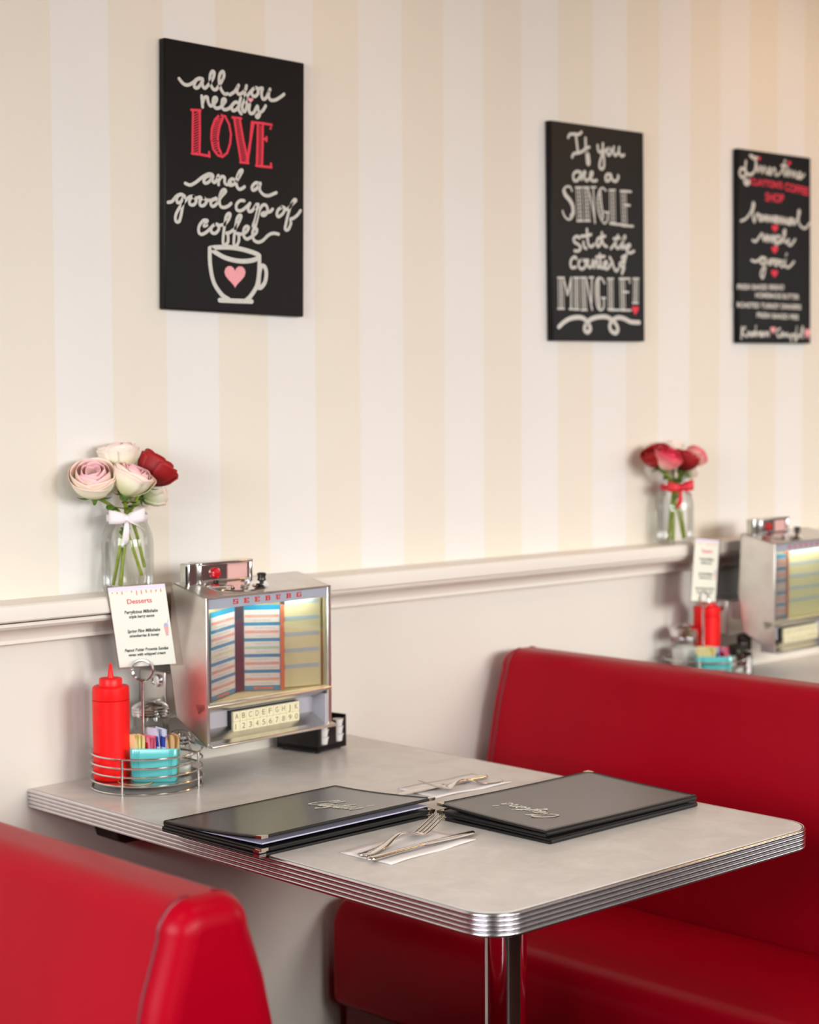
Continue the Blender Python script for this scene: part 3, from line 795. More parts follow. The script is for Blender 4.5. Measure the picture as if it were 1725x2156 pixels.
# chair rail: shelf board with a squared nose, shadow gap and a cove moulding below it
RAIL_Z = 1.092
tag(MB().prism([(0.0, RAIL_Z), (-0.087, RAIL_Z), (-0.091, RAIL_Z-0.003), (-0.092, RAIL_Z-0.008), (-0.091, RAIL_Z-0.027), (-0.088, RAIL_Z-0.030), (0.0, RAIL_Z-0.030)], x0, x1, 'x')
    .build('trim_1', M['trim'], angle=30), kind='structure')
cv = [(0, RAIL_Z-0.030), (-0.078, RAIL_Z-0.030), (-0.081, RAIL_Z-0.035)]
for k in range(7):
    g = radians(90*k/6); cv.append((-0.028-0.048*(1-sin(g)), RAIL_Z-0.066+0.026*(cos(g))*1.0))
cv += [(-0.03, RAIL_Z-0.072), (0, RAIL_Z-0.072)]
CRACK = 0.17                                             # left of here the moulding has sagged away from the shelf
tag(MB().prism(cv, CRACK, x1, 'x').build('trim_2', M['trim'], angle=30), kind='structure')
tag(MB().prism([(y, z-0.0035) for y, z in cv], x0, CRACK, 'x').build('trim_3', M['trim'], angle=30), kind='structure')
tag(MB().box(x0, CRACK, -0.07, -0.001, RAIL_Z-0.034, RAIL_Z-0.0302).build('gap_shade_strip', M['black_wood']), kind='structure')  # dark strip inside the gap, its shade put into the colour
tag(MB().box(x0, x1, -0.016, 0, 0, 0.11).build('baseboard_back', M['trim'], bevel=0.004), kind='structure')

# pendant lamp near the wall, beyond the right edge of the view, whose warm glow falls on the upper wall
def pendant(loc, label, power):
    e = empty('pendant_lamp', loc, label=label, cat='lamp', group='amber pendant lamps')
    MB().lathe([(0.02, 0.10), (0.05, 0.09), (0.11, 0.03), (0.13, -0.05), (0.128, -0.05), (0.106, 0.03), (0.048, 0.086), (0.018, 0.095)], cap=False).build('lamp_shade', M['lamp_shade'], e)
    MB().ball((0, 0, 0), 0.035).build('bulb', M['bulb'], e)
    MB().tube([(0, 0, 0.03), (0, 0, z1-loc[2])], 0.005).build('cord', M['dark_metal'], e)
    MB().lathe([(0.05, z1-loc[2]-0.03), (0.06, z1-loc[2])]).build('ceiling_rose', M['dark_metal'], e)
    l = bpy.data.lights.new('lamp_glow', 'POINT'); l.energy = power; l.color = (1.0, 0.56, 0.22); l.shadow_soft_size = 0.05
    o = bpy.data.objects.new('lamp_glow', l); COL.objects.link(o); o.parent = e; o.location = (0, 0, -0.07)
    return e
pendant((2.75, -1.45, 2.42), 'amber glass pendant lamp hanging over the far table', LAMP_POWER)
pendant((0.55, -0.62, 2.66), 'small amber pendant lamp high by the wall, above the near table', WALL_LAMP_POWER)
pendant((2.25, -0.62, 2.66), 'small amber pendant lamp high by the wall, right of the near one', WALL_LAMP_POWER*3.0)

for px_, py_, pw_ in PANELS:
    e = empty('ceiling_light', (px_, py_, z1), 0, 'square light panel in the ceiling over the aisle', 'ceiling light', 'ceiling light panels')
    MB().box(-0.32, 0.32, -0.32, -0.285, -0.04, 0).box(-0.32, 0.32, 0.285, 0.32, -0.04, 0).box(-0.32, -0.285, -0.285, 0.285, -0.04, 0).box(0.285, 0.32, -0.285, 0.285, -0.04, 0).build('frame', M['window_frame'], e)
    MB().box(-0.285, 0.285, -0.285, 0.285, -0.02, -0.01).build('diffuser', M['white_plastic'], e)

# ------------------------------------------------------------------ booth benches
SEAT_HALF = 0.5575
def booth(xc, label):
    e = empty('booth_bench', (xc, 0, 0), label=label, cat='booth')
    W0, W1 = -0.028, -1.2                                # wall end, aisle end
    def half(z):                                       # half thickness of the wedge-shaped back
        d = 0.895 - z
        return 0.053 + 0.195*d + 0.008*sin(min(1, d/0.45)*pi)
    def outline(grow=0.0):
        right = []
        for k in range(9):                             # rolled top edge
            g = radians(90 - 90*k/8); r = 0.042
            right.append((half(0.888)-r+0.004+r*cos(g), 0.890-r+r*sin(g)))
        for k in range(1, 13):
            z = 0.890-0.042-(0.890-0.042-0.09)*k/12; right.append((half(z), z))
        pts = right + [(-x, z) for x, z in reversed(right)]
        cx, cz = 0, 0.5
        return [(x+grow*(1 if x > 0 else -1), z+(grow if z > 0.85 else 0)) for x, z in pts]
    b = MB().prism(outline(), W1+0.004, W0, 'y').build('backrest', M['vinyl'], e, bevel=0.032, seg=6, angle=60)
    for y, nm in ((W1+0.012, 0), (W0-0.012, 1)):
        o = [(x*0.985, y, z-0.004) for x, z in outline(0.0)]
        # welt seam around the end of the back
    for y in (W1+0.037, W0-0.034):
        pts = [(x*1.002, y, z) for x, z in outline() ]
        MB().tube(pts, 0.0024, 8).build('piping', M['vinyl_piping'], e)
    for s in (-1, 1):
        r = 0.055; prof = [(s*0.15, 0.215), (s*(SEAT_HALF-0.02), 0.205)]
        prof += [(s*(SEAT_HALF-0.02+0.02*sin(radians(g))), 0.225-0.02*cos(radians(g))) for g in (30, 60, 90)]
        for k in range(9):
            g = radians(90*k/8); prof.append((s*(SEAT_HALF-r+r*cos(g)), 0.425-r+r*sin(g)))
        prof += [(s*0.36, 0.434), (s*0.26, 0.432), (s*0.15, 0.420)]
        MB().prism(prof, W1+0.01, W0-0.005, 'y').build('seat', M['vinyl'], e, bevel=0.03, seg=5, angle=60)
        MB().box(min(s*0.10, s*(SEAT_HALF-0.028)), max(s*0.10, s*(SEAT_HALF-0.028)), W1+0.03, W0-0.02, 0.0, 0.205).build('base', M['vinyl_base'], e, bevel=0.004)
    return e
booth(1.2375, 'red vinyl booth bench behind the near grey table, at right')
near_booth = booth(1.2375-1.73, 'red vinyl booth bench in the left foreground, seen from behind')
near_booth.scale = (1.0, 1.0, 0.988)

# unseen counter, added behind the viewer to block low window light from the seats
e = empty('counter_light_blocker', (1.9, -3.05, 0), 0, 'unseen counter added across the aisle to shade the booth seats', 'counter')
MB().box(-2.5, 2.5, -0.28, 0.22, 0.08, 1.04).build('body', M['vinyl_base'], e, bevel=0.01)
MB().box(-2.46, 2.46, -0.24, 0.16, 0.0, 0.08).build('plinth', M['black_wood'], e)
MB().prism(rrect(-2.56, 2.56, -0.34, 0.30, 0.06), 1.04, 1.08, 'z').build('worktop', M['laminate'], e, bevel=0.003)

# ------------------------------------------------------------------ tables
TW, TL, TH, TT = 0.755, 1.15, 0.75, 0.034
def table(xo, label):
    e = empty('dining_table', (xo, 0, 0), label=label, cat='table')
    inset = 0.002
    top = rrect(inset, TW-inset, -TL+inset, -0.001, 0.052, 8, (1, 1, 0, 0))
    MB().prism(top, TH-TT+0.002, TH, 'z').build('tabletop', M['laminate'], e, bevel=0.001, seg=2)
    # ribbed metal edge band, five ribs, along the three free sides
    path = [(0, -0.001)] + rrect(0, TW, -TL, -0.001, 0.055, 10, (1, 1, 0, 0))[:22] + [(TW, -0.001)]
    prof = [(0.0, TH-0.0005), (0.0018, TH-0.0002)]
    nr = 5; h0, h1 = TH-0.0008, TH-TT
    for k in range(nr):
        for q in range(7):
            t = q/6; prof.append((0.0016+0.0030*math.sqrt(max(0, sin(pi*t))), h0-(h0-h1)*(k+t)/nr))
    prof += [(0.0, TH-TT)]
    vs, fs = [], []; n = len(path); m = len(prof)
    for i, p in enumerate(path):
        a = Vector(path[max(0, i-1)]); b = Vector(path[min(n-1, i+1)]); t = (b-a).normalized(); nr_ = Vector((t.y, -t.x))
        for d, z in prof: vs.append((p[0]+nr_.x*d, p[1]+nr_.y*d, z))
    for i in range(n-1):
        for j in range(m-1): fs.append((i*m+j, (i+1)*m+j, (i+1)*m+j+1, i*m+j+1))
    MB().add(vs, fs).build('edge_band', M['alu'], e, angle=75)
    MB().lathe([(0.034, 0.03), (0.034, TH-TT-0.01)], (0.3775, -0.815, 0), 48).build('pedestal', M['chrome'], e)
    MB().lathe([(0.075, TH-TT-0.012), (0.075, TH-TT+0.001)], (0.3775, -0.815, 0), 40).build('mounting_flange', M['dark_metal'], e)
    MB().lathe([(0.27, 0.0), (0.27, 0.012), (0.24, 0.02), (0.06, 0.035), (0.04, 0.045)], (0.3775, -0.815, 0), 48).build('foot', M['chrome'], e)
    MB().prism([(0.115, TH-TT), (0.14, 0.642), (0.155, 0.636), (0.60, 0.636), (0.64, TH-TT)], -0.075, -0.001, 'y').build('wall_cleat', M['black_wood'], e, bevel=0.003)
    return e
table(0.0, 'grey laminate dining table with ribbed metal edge, set with two menus')
table(1.73, 'far grey table at the right edge, mostly hidden behind the red booth back')

# ------------------------------------------------------------------ painted signs
def parse_paint():
    out = []
    for ln in PAINT.strip().split('\n'):
        k, c, w, sm, pts = ln.split(';')
        out.append((int(k), c, float(w)/1000, int(sm), [tuple(int(q)/1e4 for q in p.split(',')) for p in pts.split()]))
    return out
STROKES = parse_paint()
def sign(k, loc, ry, wh, label, thick=0.018):
    e = empty('wall_sign', loc, 0, label, 'sign', ry=radians(ry))
    MB().box(0, wh[0], -thick, -0.001, 0, wh[1]).build('canvas', M['canvas'], e, bevel=0.0025, seg=2)
    f = lambda lift: (lambda u, v: Vector((u, -thick-lift, v)))
    for col, nm, lift in (('w', 'white_lettering', 0.0004), ('r', 'red_lettering', 0.0006), ('p', 'pink_heart', 0.0008)):
        mb = MB()
        for kk, c, w, sm, pts in STROKES:
            if kk != k or c != col: continue
            if w == 0: MB().add([f(lift+0.0003)(*p) for p in pts], [tuple(range(len(pts)))]).build('painted_heart', M['paint_'+col], e, fix=False)
            else: ribbon_strokes(mb, pts, w, f(lift), sm)
        for kk, c, s, a, b, h in PAINT_TEXT:
            if kk != k or c != col: continue
            A = Vector((a[0]/1e4, a[1]/1e4)); B = Vector((b[0]/1e4, b[1]/1e4)); d = (B-A).normalized()
            up = Vector((0, 1))
            text_mesh(mb, s, h/1000*1.38, lambda u, v: f(lift)(*(A+d*u+up*v)), width=(B-A).length, stroke=0.0006)
        if mb.f: mb.build(nm, M['paint_'+col], e, fix=False)
    return e
sign(1, (0.2965, 0, 1.6130), 0.8, (0.340, 0.5015), 'black canvas sign about love and coffee, with a white cup and pink heart')
sign(2, (1.3776, 0, 1.5770), -0.8, (0.331, 0.4965), 'black canvas sign with white lettering about being single, middle one of three')
sign(3, (2.0848, 0, 1.5860), -0.8, (0.320, 0.4905), 'black canvas sign headed Dinnertime, at the right edge of the wall')
# ------------------------------------------------------------------ wall jukebox selectors
JW, JH = 0.3085, 0.267
def jukebox(loc, rz, label, book=True):
    e = empty('jukebox_selector', loc, rz, label, 'jukebox')
    W, H = JW, JH; t = 0.004
    side = [(0, 0), (0, H), (0.087, H+0.0225), (0.094, H+0.018), (0.101, 0.139), (0.0854, 0.0456)]
    c = MB()
    c.prism(side, 0, t, 'x'); c.prism(side, W-t, W, 'x')
    c.prism([(0.0, H-0.004), (0.0, H), (0.087, H+0.0225), (0.094, H+0.018), (0.093, H+0.013), (0.086, H+0.018)], 0, W, 'x')       # top
    c.prism([(0.094, H+0.018), (0.101, 0.139), (0.0854, 0.0456), (0.081, 0.047), (0.097, 0.139), (0.090, H+0.018)], 0, W, 'x')     # back
    c.prism([(0.0, 0.0), (0.0854, 0.0456), (0.083, 0.050), (0.0, 0.005)], 0, W, 'x')                                               # sloping bottom
    c.build('cabinet', M['steel'], e, bevel=0.0012, seg=2)
    # front frame
    fr = MB(); fr.box(-0.001, 0.0055, -0.003, 0.004, 0, H+0.0005); fr.box(W-0.0085, W+0.001, -0.003, 0.004, 0.0, H+0.0005)
    fr.box(0, W, -0.003, 0.004, H-0.003, H+0.001)
    fr.build('frame', M['steel'], e, bevel=0.001, seg=2)
    b = MB().box(0.0055, W-0.0085, 0.0, 0.003, 0.2462, H-0.003).build('banner', M['banner'], e)
    tm = MB()
    slab_letters(tm, 'SEEBURG', 0.065, 0.2515, 0.0088, 0.0125, 0.0262, lambda u, v: Vector((u, -0.0004, v)))
    tm.build('lettering', M['banner_red'], b, fix=False)
    MB().box(0.0055, W-0.0085, 0.0012, 0.0022, 0.078, 0.2462).build('glass_pane', M['glass'], e)
    # interior of the window
    i_ = MB(); i_.box(t, W-t, 0.076, 0.078, 0.07, 0.262); i_.box(t, W-t, 0.004, 0.078, 0.0745, 0.0768)
    i_.box(t, t+0.0015, 0.004, 0.078, 0.0768, 0.262); i_.box(W-t-0.0015, W-t, 0.004, 0.078, 0.0768, 0.262)
    i_.build('inner_panel', M['cream'], e)
    # title pages
    def page(p0, p1, edge=False, paper='strip'):
        a = Vector((*p0, 0)); bb = Vector((*p1, 0)); u = (bb-a).normalized(); L = (bb-a).length; n = Vector((u.y, -u.x, 0))   # n towards viewer
        P = lambda s, z, d=0: a + u*s + n*d + Vector((0, 0, z))
        def slab(mb, s0, s1, z0, z1, d0, d1):
            vs = [P(s, z, d) for s in (s0, s1) for z in (z0, z1) for d in (d0, d1)]
            return mb.add(vs, [(0,1,3,2),(4,6,7,5),(0,4,5,1),(2,3,7,6),(0,2,6,4),(1,5,7,3)])
        zb, zt = 0.0785, 0.238
        g = slab(MB(), 0, L, zb, zt, -0.001, 0.0).build('title_page', M['page_blue'], e)
        rows = 5; hh = (zt-zb-0.012)/rows
        bands = ['band_red', 'band_red', 'band_green' if edge else 'band_yellow', 'band_red', 'band_red']
        for r in range(rows):
            z0 = zb+0.009+r*hh; z1 = z0+hh-0.0062
            m = MB(); slab(m, 0.0025, L-(0.009 if edge else 0.0025), z0, z1, 0.0, 0.0006)
            m.cur = 1; slab(m, 0.004, L-(0.0105 if edge else 0.004), z0+(z1-z0)*0.40, z0+(z1-z0)*0.62, 0.0006, 0.0008)
            m.cur = 2
            rnd = random.Random(r*7+int(edge))
            for zz in (0.14, 0.50, 0.80):
                s = L*rnd.uniform(0.2, 0.32); s1 = L*rnd.uniform(0.6, 0.78)
                while s < s1:
                    q = rnd.uniform(0.004, 0.009); slab(m, s, min(s+q, s1), z0+(z1-z0)*zz, z0+(z1-z0)*zz+0.0015, 0.0008, 0.0009); s += q+0.0018
            m.build('title_strip', [M[paper], M[bands[4-r]], M['stripe_blue']], g)
        if edge: slab(MB(), L-0.0075, L, zb, zt, 0.0, 0.0012).build('page_edge', M['orange'], g)
        m = MB(); slab(m, L*0.25, L*0.72, zb+0.0025, zb+0.006, 0, 0.0006); m.build('page_tab', M['orange'], g)
    def striped(p0, p1, nst):
        a = Vector((*p0, 0)); bb = Vector((*p1, 0)); u = (bb-a).normalized(); L = (bb-a).length; n = Vector((u.y, -u.x, 0))
        def slab(s0, s1, z0, z1, d0, d1):
            vs = [a + u*s + n*d + Vector((0, 0, z)) for s in (s0, s1) for z in (z0, z1) for d in (d0, d1)]
            return MB().add(vs, [(0,1,3,2),(4,6,7,5),(0,4,5,1),(2,3,7,6),(0,2,6,4),(1,5,7,3)])
        pg = slab(0, L, 0.0785, 0.2455, -0.001, 0.0).build('blank_page', M['cream'], e)
        for k in range(nst):
            z = 0.2385-k*0.0303
            slab(0.004, L-0.003, z-0.0036, z+0.0036, 0, 0.0005).build('page_stripe', M['stripe_blue'], pg)
            slab(-0.004, 0.004, z-0.0048, z+0.0048, -0.0015, 0.0015).build('page_clip', M['spine'], pg)
    if book:
        page((0.021, 0.012), (0.124, 0.062)); page((0.1475, 0.066), (0.206, 0.016), True)
        MB().box(0.124, 0.1475, 0.062, 0.070, 0.0785, 0.238).build('page_spine', M['spine'], e, bevel=0.002)
        striped((0.220, 0.036), (0.296, 0.012), 5)
    else:
        page((0.0215, 0.014), (0.083, 0.014), False, 'strip_pink')
        MB().box(0.006, 0.0205, 0.011, 0.020, 0.0785, 0.245).build('page_spine', M['spine'], e, bevel=0.002)
        MB().box(0.0835, 0.091, 0.012, 0.020, 0.0785, 0.245).build('page_edge', M['orange'], e)
        striped((0.106, 0.030), (0.296, 0.022), 5)
    l = bpy.data.lights.new('jukebox_lamp', 'AREA'); l.shape = 'RECTANGLE'; l.size = 0.24; l.size_y = 0.008; l.energy = 0.32; l.color = (1, 0.95, 0.86)
    lo = bpy.data.objects.new('jukebox_lamp', l); COL.objects.link(lo); lo.parent = e; lo.location = (W/2, 0.006, 0.2580); lo.rotation_euler = (radians(42), 0, 0)
    # sill under the window, recess, keys, lower lip
    MB().prism([(-0.004, 0.0765), (-0.006, 0.073), (-0.004, 0.070), (0.022, 0.057), (0.03, 0.0765)], 0.0, W, 'x').build('sill', M['steel'], e, bevel=0.0008, seg=2)
    r = MB(); r.box(t, W-t, 0.036, 0.038, 0.0, 0.062); r.box(t, t+0.002, 0.0, 0.038, 0.0, 0.062); r.box(W-t-0.010, W-t, 0.0, 0.038, 0.0, 0.062)
    r.build('recess_lining', M['recess'], e)
    kp = MB().box(0.080, 0.247, 0.026, 0.036, 0.0145, 0.0530).build('key_panel', M['black_plastic'], e)
    kw = (0.2465-0.0805)/10
    for row in range(2):
        for k in range(10):
            x = 0.0805+k*kw; z = 0.0335 if row == 0 else 0.0148
            MB().box(x+0.0003, x+kw-0.0003, 0.020, 0.0265, z, z+0.0184).build('key', M['key'], kp, bevel=0.0008, seg=2)
    tm = MB()
    for row, s in enumerate(('ABCDEFGHJK', '1234567890')):
        for k, ch in enumerate(s):
            x = 0.0805+(k+0.28)*kw; z = 0.0335 if row == 0 else 0.0148
            text_mesh(tm, ch, 0.0145, lambda u, v: Vector((x+u, 0.0198, z+0.0045+v)), width=(0.0016 if ch == '1' else kw*(0.34 if ch == 'J' else 0.46)))
    tm.build('lettering', M['key_ink'], kp, fix=False)
    MB().prism([(-0.013, -0.001), (-0.014, 0.002), (-0.012, 0.0045), (0.034, 0.0135), (0.036, 0.012), (0.036, 0.004), (0.01, 0.0005)], 0.002, W+0.004, 'x').build('lower_lip', M['steel'], e, bevel=0.0008, seg=2)
    # coin unit on the sloping top
    ztop = lambda y: H + y*0.0225/0.087
    MB().lathe([(0.0, 0.0), (0.07, 0.0), (0.072, 0.0015), (0.068, 0.004), (0.0, 0.0045)], n=48, cap=False,
               T=Matrix.Translation((0.118, 0.049, ztop(0.049)-0.001)) @ Matrix.Rotation(math.atan(0.0225/0.087), 4, 'X') @ Matrix.Diagonal((1, 0.56, 1, 1))).build('coin_plate', M['chrome'], e)
    cu = MB(); zb = 0.284
    cu.box(0.040, 0.168, 0.062, 0.092, zb, zb+0.006); cu.box(0.040, 0.168, 0.058, 0.094, zb+0.034, zb+0.040); cu.box(0.040, 0.045, 0.060, 0.092, zb, zb+0.036)
    cu.box(0.162, 0.168, 0.060, 0.092, zb, zb+0.036); cu.box(0.040, 0.168, 0.068, 0.092, zb, zb+0.036); cu.box(0.018, 0.041, 0.066, 0.090, zb-0.002, zb+0.039)
    cu.build('coin_unit', M['wire'], e, bevel=0.002, seg=3)
    MB().box(0.0165, 0.0185, 0.070, 0.073, zb+0.002, zb+0.034).build('coin_slot', M['dark_metal'], e)
    MB().lathe([(0.0, 0.0), (0.0105, 0.0), (0.0105, 0.004), (0.008, 0.007), (0.0, 0.0078)], n=24, cap=False, T=Matrix.Translation((0.082, 0.068, zb+0.0185)) @ Matrix.Rotation(radians(90), 4, 'X')).build('reject_button', M['lamp_red'], e)
    MB().box(0.074, 0.082, 0.058, 0.066, zb-0.002, zb+0.006).build('button_stem', M['dark_metal'], e, bevel=0.001)
    MB().box(0.112, 0.160, 0.0665, 0.0685, zb+0.004, zb+0.035).build('coin_label', M['pink_label'], e)
    for bx, br in ((0.088, 0.0055), (0.112, 0.0045), (0.124, 0.0035), (0.143, 0.0055)):
        MB().lathe([(br, -0.004), (br, 0.004), (br*0.6, 0.0065)], (bx, 0.028, ztop(0.028)), 20).build('chrome_button', M['chrome'], e)
    MB().lathe([(0.004, -0.004), (0.004, 0.006), (0.0085, 0.009), (0.007, 0.014), (0.009, 0.021), (0.006, 0.023)], (0.168, 0.036, ztop(0.036)), 20).build('volume_knob', M['dark_metal'], e)
    # bracket that carries the box off the wall, with a round lock on its left cheek
    MB().box(0.05, W-0.05, 0.090, 0.160, 0.070, 0.112).build('bracket_neck', M['steel'], e)
    br = MB().box(0.030, W-0.03, 0.150, 0.2255, 0.030, 0.119).build('wall_bracket', M['steel'], e, bevel=0.004)
    MB().lathe([(0.0, 0.0), (0.0125, 0.0), (0.012, 0.005), (0.008, 0.006), (0.0075, 0.004), (0.0, 0.004)], n=28, cap=False, T=Matrix.Translation((0.030, 0.174, 0.100)) @ Matrix.Rotation(radians(-90), 4, 'Y')).build('lock', M['chrome'], br)
    return e
def slab_letters(mb, s, u0, v0, h, w, pitch, f):
    """wide slab-serif capitals made of boxes"""
    b = lambda a0, a1, c0, c1: mb.add([f(x+a0*w, v0+c0*h) for a0, c0 in ((a0, c0), (a1, c0), (a1, c1), (a0, c1))], [(0, 1, 2, 3)])
    for i, ch in enumerate(s):
        x = u0+i*pitch
        if ch == 'S':
            for r in ((0, 1, .8, 1), (0, .32, .5, 1), (0, 1, .41, .6), (.68, 1, 0, .55), (0, 1, 0, .2), (.8, 1, .68, 1), (0, .2, 0, .32)): b(*r)
        if ch == 'E':
            for r in ((.08, .42, 0, 1), (0, 1, .8, 1), (0, 1, 0, .2), (.4, .75, .42, .6), (.84, 1, .66, 1), (.84, 1, 0, .34)): b(*r)
        if ch in 'BR':
            for r in ((.08, .42, 0, 1), (0, .9, .82, 1), (0, .9 if ch == 'B' else .5, 0, .18), (.4, .9, .42, .58), (.66, .95, .55, .95)): b(*r)
            if ch == 'B': b(.68, 1, .05, .5)
            else: b(.62, .9, 0, .5); b(.6, 1.02, 0, .16)
        if ch == 'U':
            for r in ((.08, .42, .1, 1), (.66, .82, .1, 1), (0, .5, .82, 1), (.56, 1, .82, 1), (.14, .78, 0, .2)): b(*r)
        if ch == 'G':
            for r in ((0, .34, .12, .88), (.1, .9, .82, 1), (.1, .9, 0, .18), (.7, .98, 0, .5), (.56, 1, .4, .54), (.82, .98, .66, 1)): b(*r)
J1 = jukebox((0.22, -0.235, 0.8245), radians(3.7), 'steel jukebox selector on the wall above the near grey table, with an open title book')
J2 = jukebox((1.935, -0.235, 0.8245), radians(3.7), 'steel jukebox selector cut off by the right edge, above the far table', False)

# ------------------------------------------------------------------ condiment caddies and what they hold
def caddy(loc, rz, label):
    e = empty('condiment_caddy', loc, rz, label, 'caddy', None)
    R = 0.1
    circ = lambda z, r=R: [(r*cos(2*pi*k/48), r*sin(2*pi*k/48), z) for k in range(48)]
    for z in (0.0022, 0.0165, 0.0325, 0.048, 0.064):
        MB().tube(circ(z), 0.0019, 8, True).build('wire_ring', M['wire'], e)
    for a in (210, 297, 30, 118):
        x, y = (R+0.003)*cos(radians(a)), (R+0.003)*sin(radians(a))
        MB().tube([(x, y, 0), (x, y, 0.0655)], 0.0022, 8).build('post', M['wire'], e)
    MB().lathe([(0.0, 0.0145), (R-0.001, 0.0145), (R-0.001, 0.016), (0.0, 0.016)], n=48, cap=False).build('floor_plate', M['steel'], e)
    MB().tube([(-0.006, 0.001, 0.016), (-0.006, 0.001, 0.188)], 0.0028, 10).build('handle_rod', M['wire'], e)
    return e
def clip_ring(e, face):
    """double wire ring at the top of the handle which grips a card"""
    T = Matrix.Translation((-0.006, 0.001, 0.2085)) @ Matrix.Rotation(face, 4, 'Z')
    for d in (-0.0035, 0.0035):
        MB().tube([T @ Vector((0.0188*sin(2*pi*k/36), d, -0.0188*cos(2*pi*k/36))) for k in range(36)], 0.0019, 8, True).build('clip_ring', M['wire'], e)
def ketchup(loc, label, group='red ketchup bottles in the caddies'):
    e = empty('ketchup_bottle', loc, 0.4, label, 'bottle', group)
    b = [(0.0, 0.0), (0.030, 0.0), (0.0328, 0.003), (0.0332, 0.02), (0.0328, 0.07), (0.0332, 0.12), (0.0334, 0.143), (0.0, 0.1435)]
    MB().lathe(b, n=40, cap=False).build('bottle_body', M['ketchup'], e, angle=50)
    c = [(0.0328, 0.144), (0.0332, 0.146), (0.0326, 0.1655), (0.0305, 0.1675), (0.0212, 0.168), (0.0207, 0.1685), (0.0205, 0.180), (0.0195, 0.1815), (0.0062, 0.182), (0.0055, 0.1845), (0.0026, 0.2065), (0.0018, 0.2075), (0.0, 0.2075)]
    MB().lathe([(0.0, 0.144)]+c, n=40, cap=False).build('cap', M['ketchup'], e, angle=40)
    return e
def sugar_jar(loc, label):
    e = empty('sugar_jar', loc, 0.2, label, 'sugar jar', 'sugar jars in the caddies')
    g = MB()
    vs = []
    n = 72
    prof = [(0.026, 0.0), (0.031, 0.001), (0.0325, 0.005), (0.0325, 0.06), (0.0325, 0.092), (0.031, 0.10), (0.030, 0.104)]
    rows = []
    for i, (r, z) in enumerate(prof):
        for k in range(n):
            a = 2*pi*k/n; rr = r + (0.0011*abs(cos(6*a)) if 2 <= i <= 4 else 0.0004); vs.append((rr*cos(a), rr*sin(a), z))
    fs = [(i*n+k, i*n+(k+1) % n, (i+1)*n+(k+1) % n, (i+1)*n+k) for i in range(len(prof)-1) for k in range(n)] + [tuple(range(n))]
    MB().add(vs, fs).build('glass_body', M['jar_glass'], e, angle=60)
    MB().lathe([(0.0, 0.003), (0.0295, 0.003), (0.0308, 0.007), (0.0308, 0.070), (0.020, 0.076), (0.0, 0.078)], n=36, cap=False).build('sugar', M['sugar'], e)
    lid = [(0.0, 0.100), (0.0355, 0.100), (0.0362, 0.103), (0.0345, 0.1055), (0.0362, 0.108), (0.0345, 0.1105), (0.0362, 0.113), (0.034, 0.116), (0.027, 0.121), (0.015, 0.126), (0.0, 0.1275)]
    l = MB().lathe(lid, n=44, cap=False).build('lid', M['chrome'], e, angle=35)
    T = Matrix.Translation((0.006, 0.004, 0.1215))
    MB().prism(rrect(-0.011, 0.016, -0.012, 0.012, 0.008, 6), 0.0, 0.007, 'z', T).build('pour_flap', M['steel'], l, bevel=0.003)
    return e
def shaker(loc, label, content='sugar', lidm='chrome', fill=0.022, group='glass shakers in the caddies'):
    e = empty('salt_shaker' if content == 'sugar' else 'pepper_shaker', loc, 0.15, label, 'shaker', group)
    n = 8; prof = [(0.0185, 0.0), (0.0215, 0.003), (0.0222, 0.012), (0.0205, 0.034), (0.0222, 0.040), (0.019, 0.048), (0.0165, 0.054)]
    MB().lathe(prof, n=n, cap=True).build('glass_body', M['jar_glass'], e, angle=15)
    MB().lathe([(0.0, 0.003), (0.0185, 0.004), (0.0195, 0.012), (0.0185, fill), (0.0, fill+0.004)], n=16, cap=False).build('salt' if content == 'sugar' else 'pepper', M[content], e)
    MB().lathe([(0.0, 0.052), (0.0182, 0.052), (0.0190, 0.055), (0.0178, 0.058), (0.0190, 0.061), (0.0178, 0.065), (0.0195, 0.070), (0.0165, 0.076), (0.008, 0.079), (0.0, 0.0795)], n=28, cap=False).build('lid', M[lidm], e, angle=35)
    return e
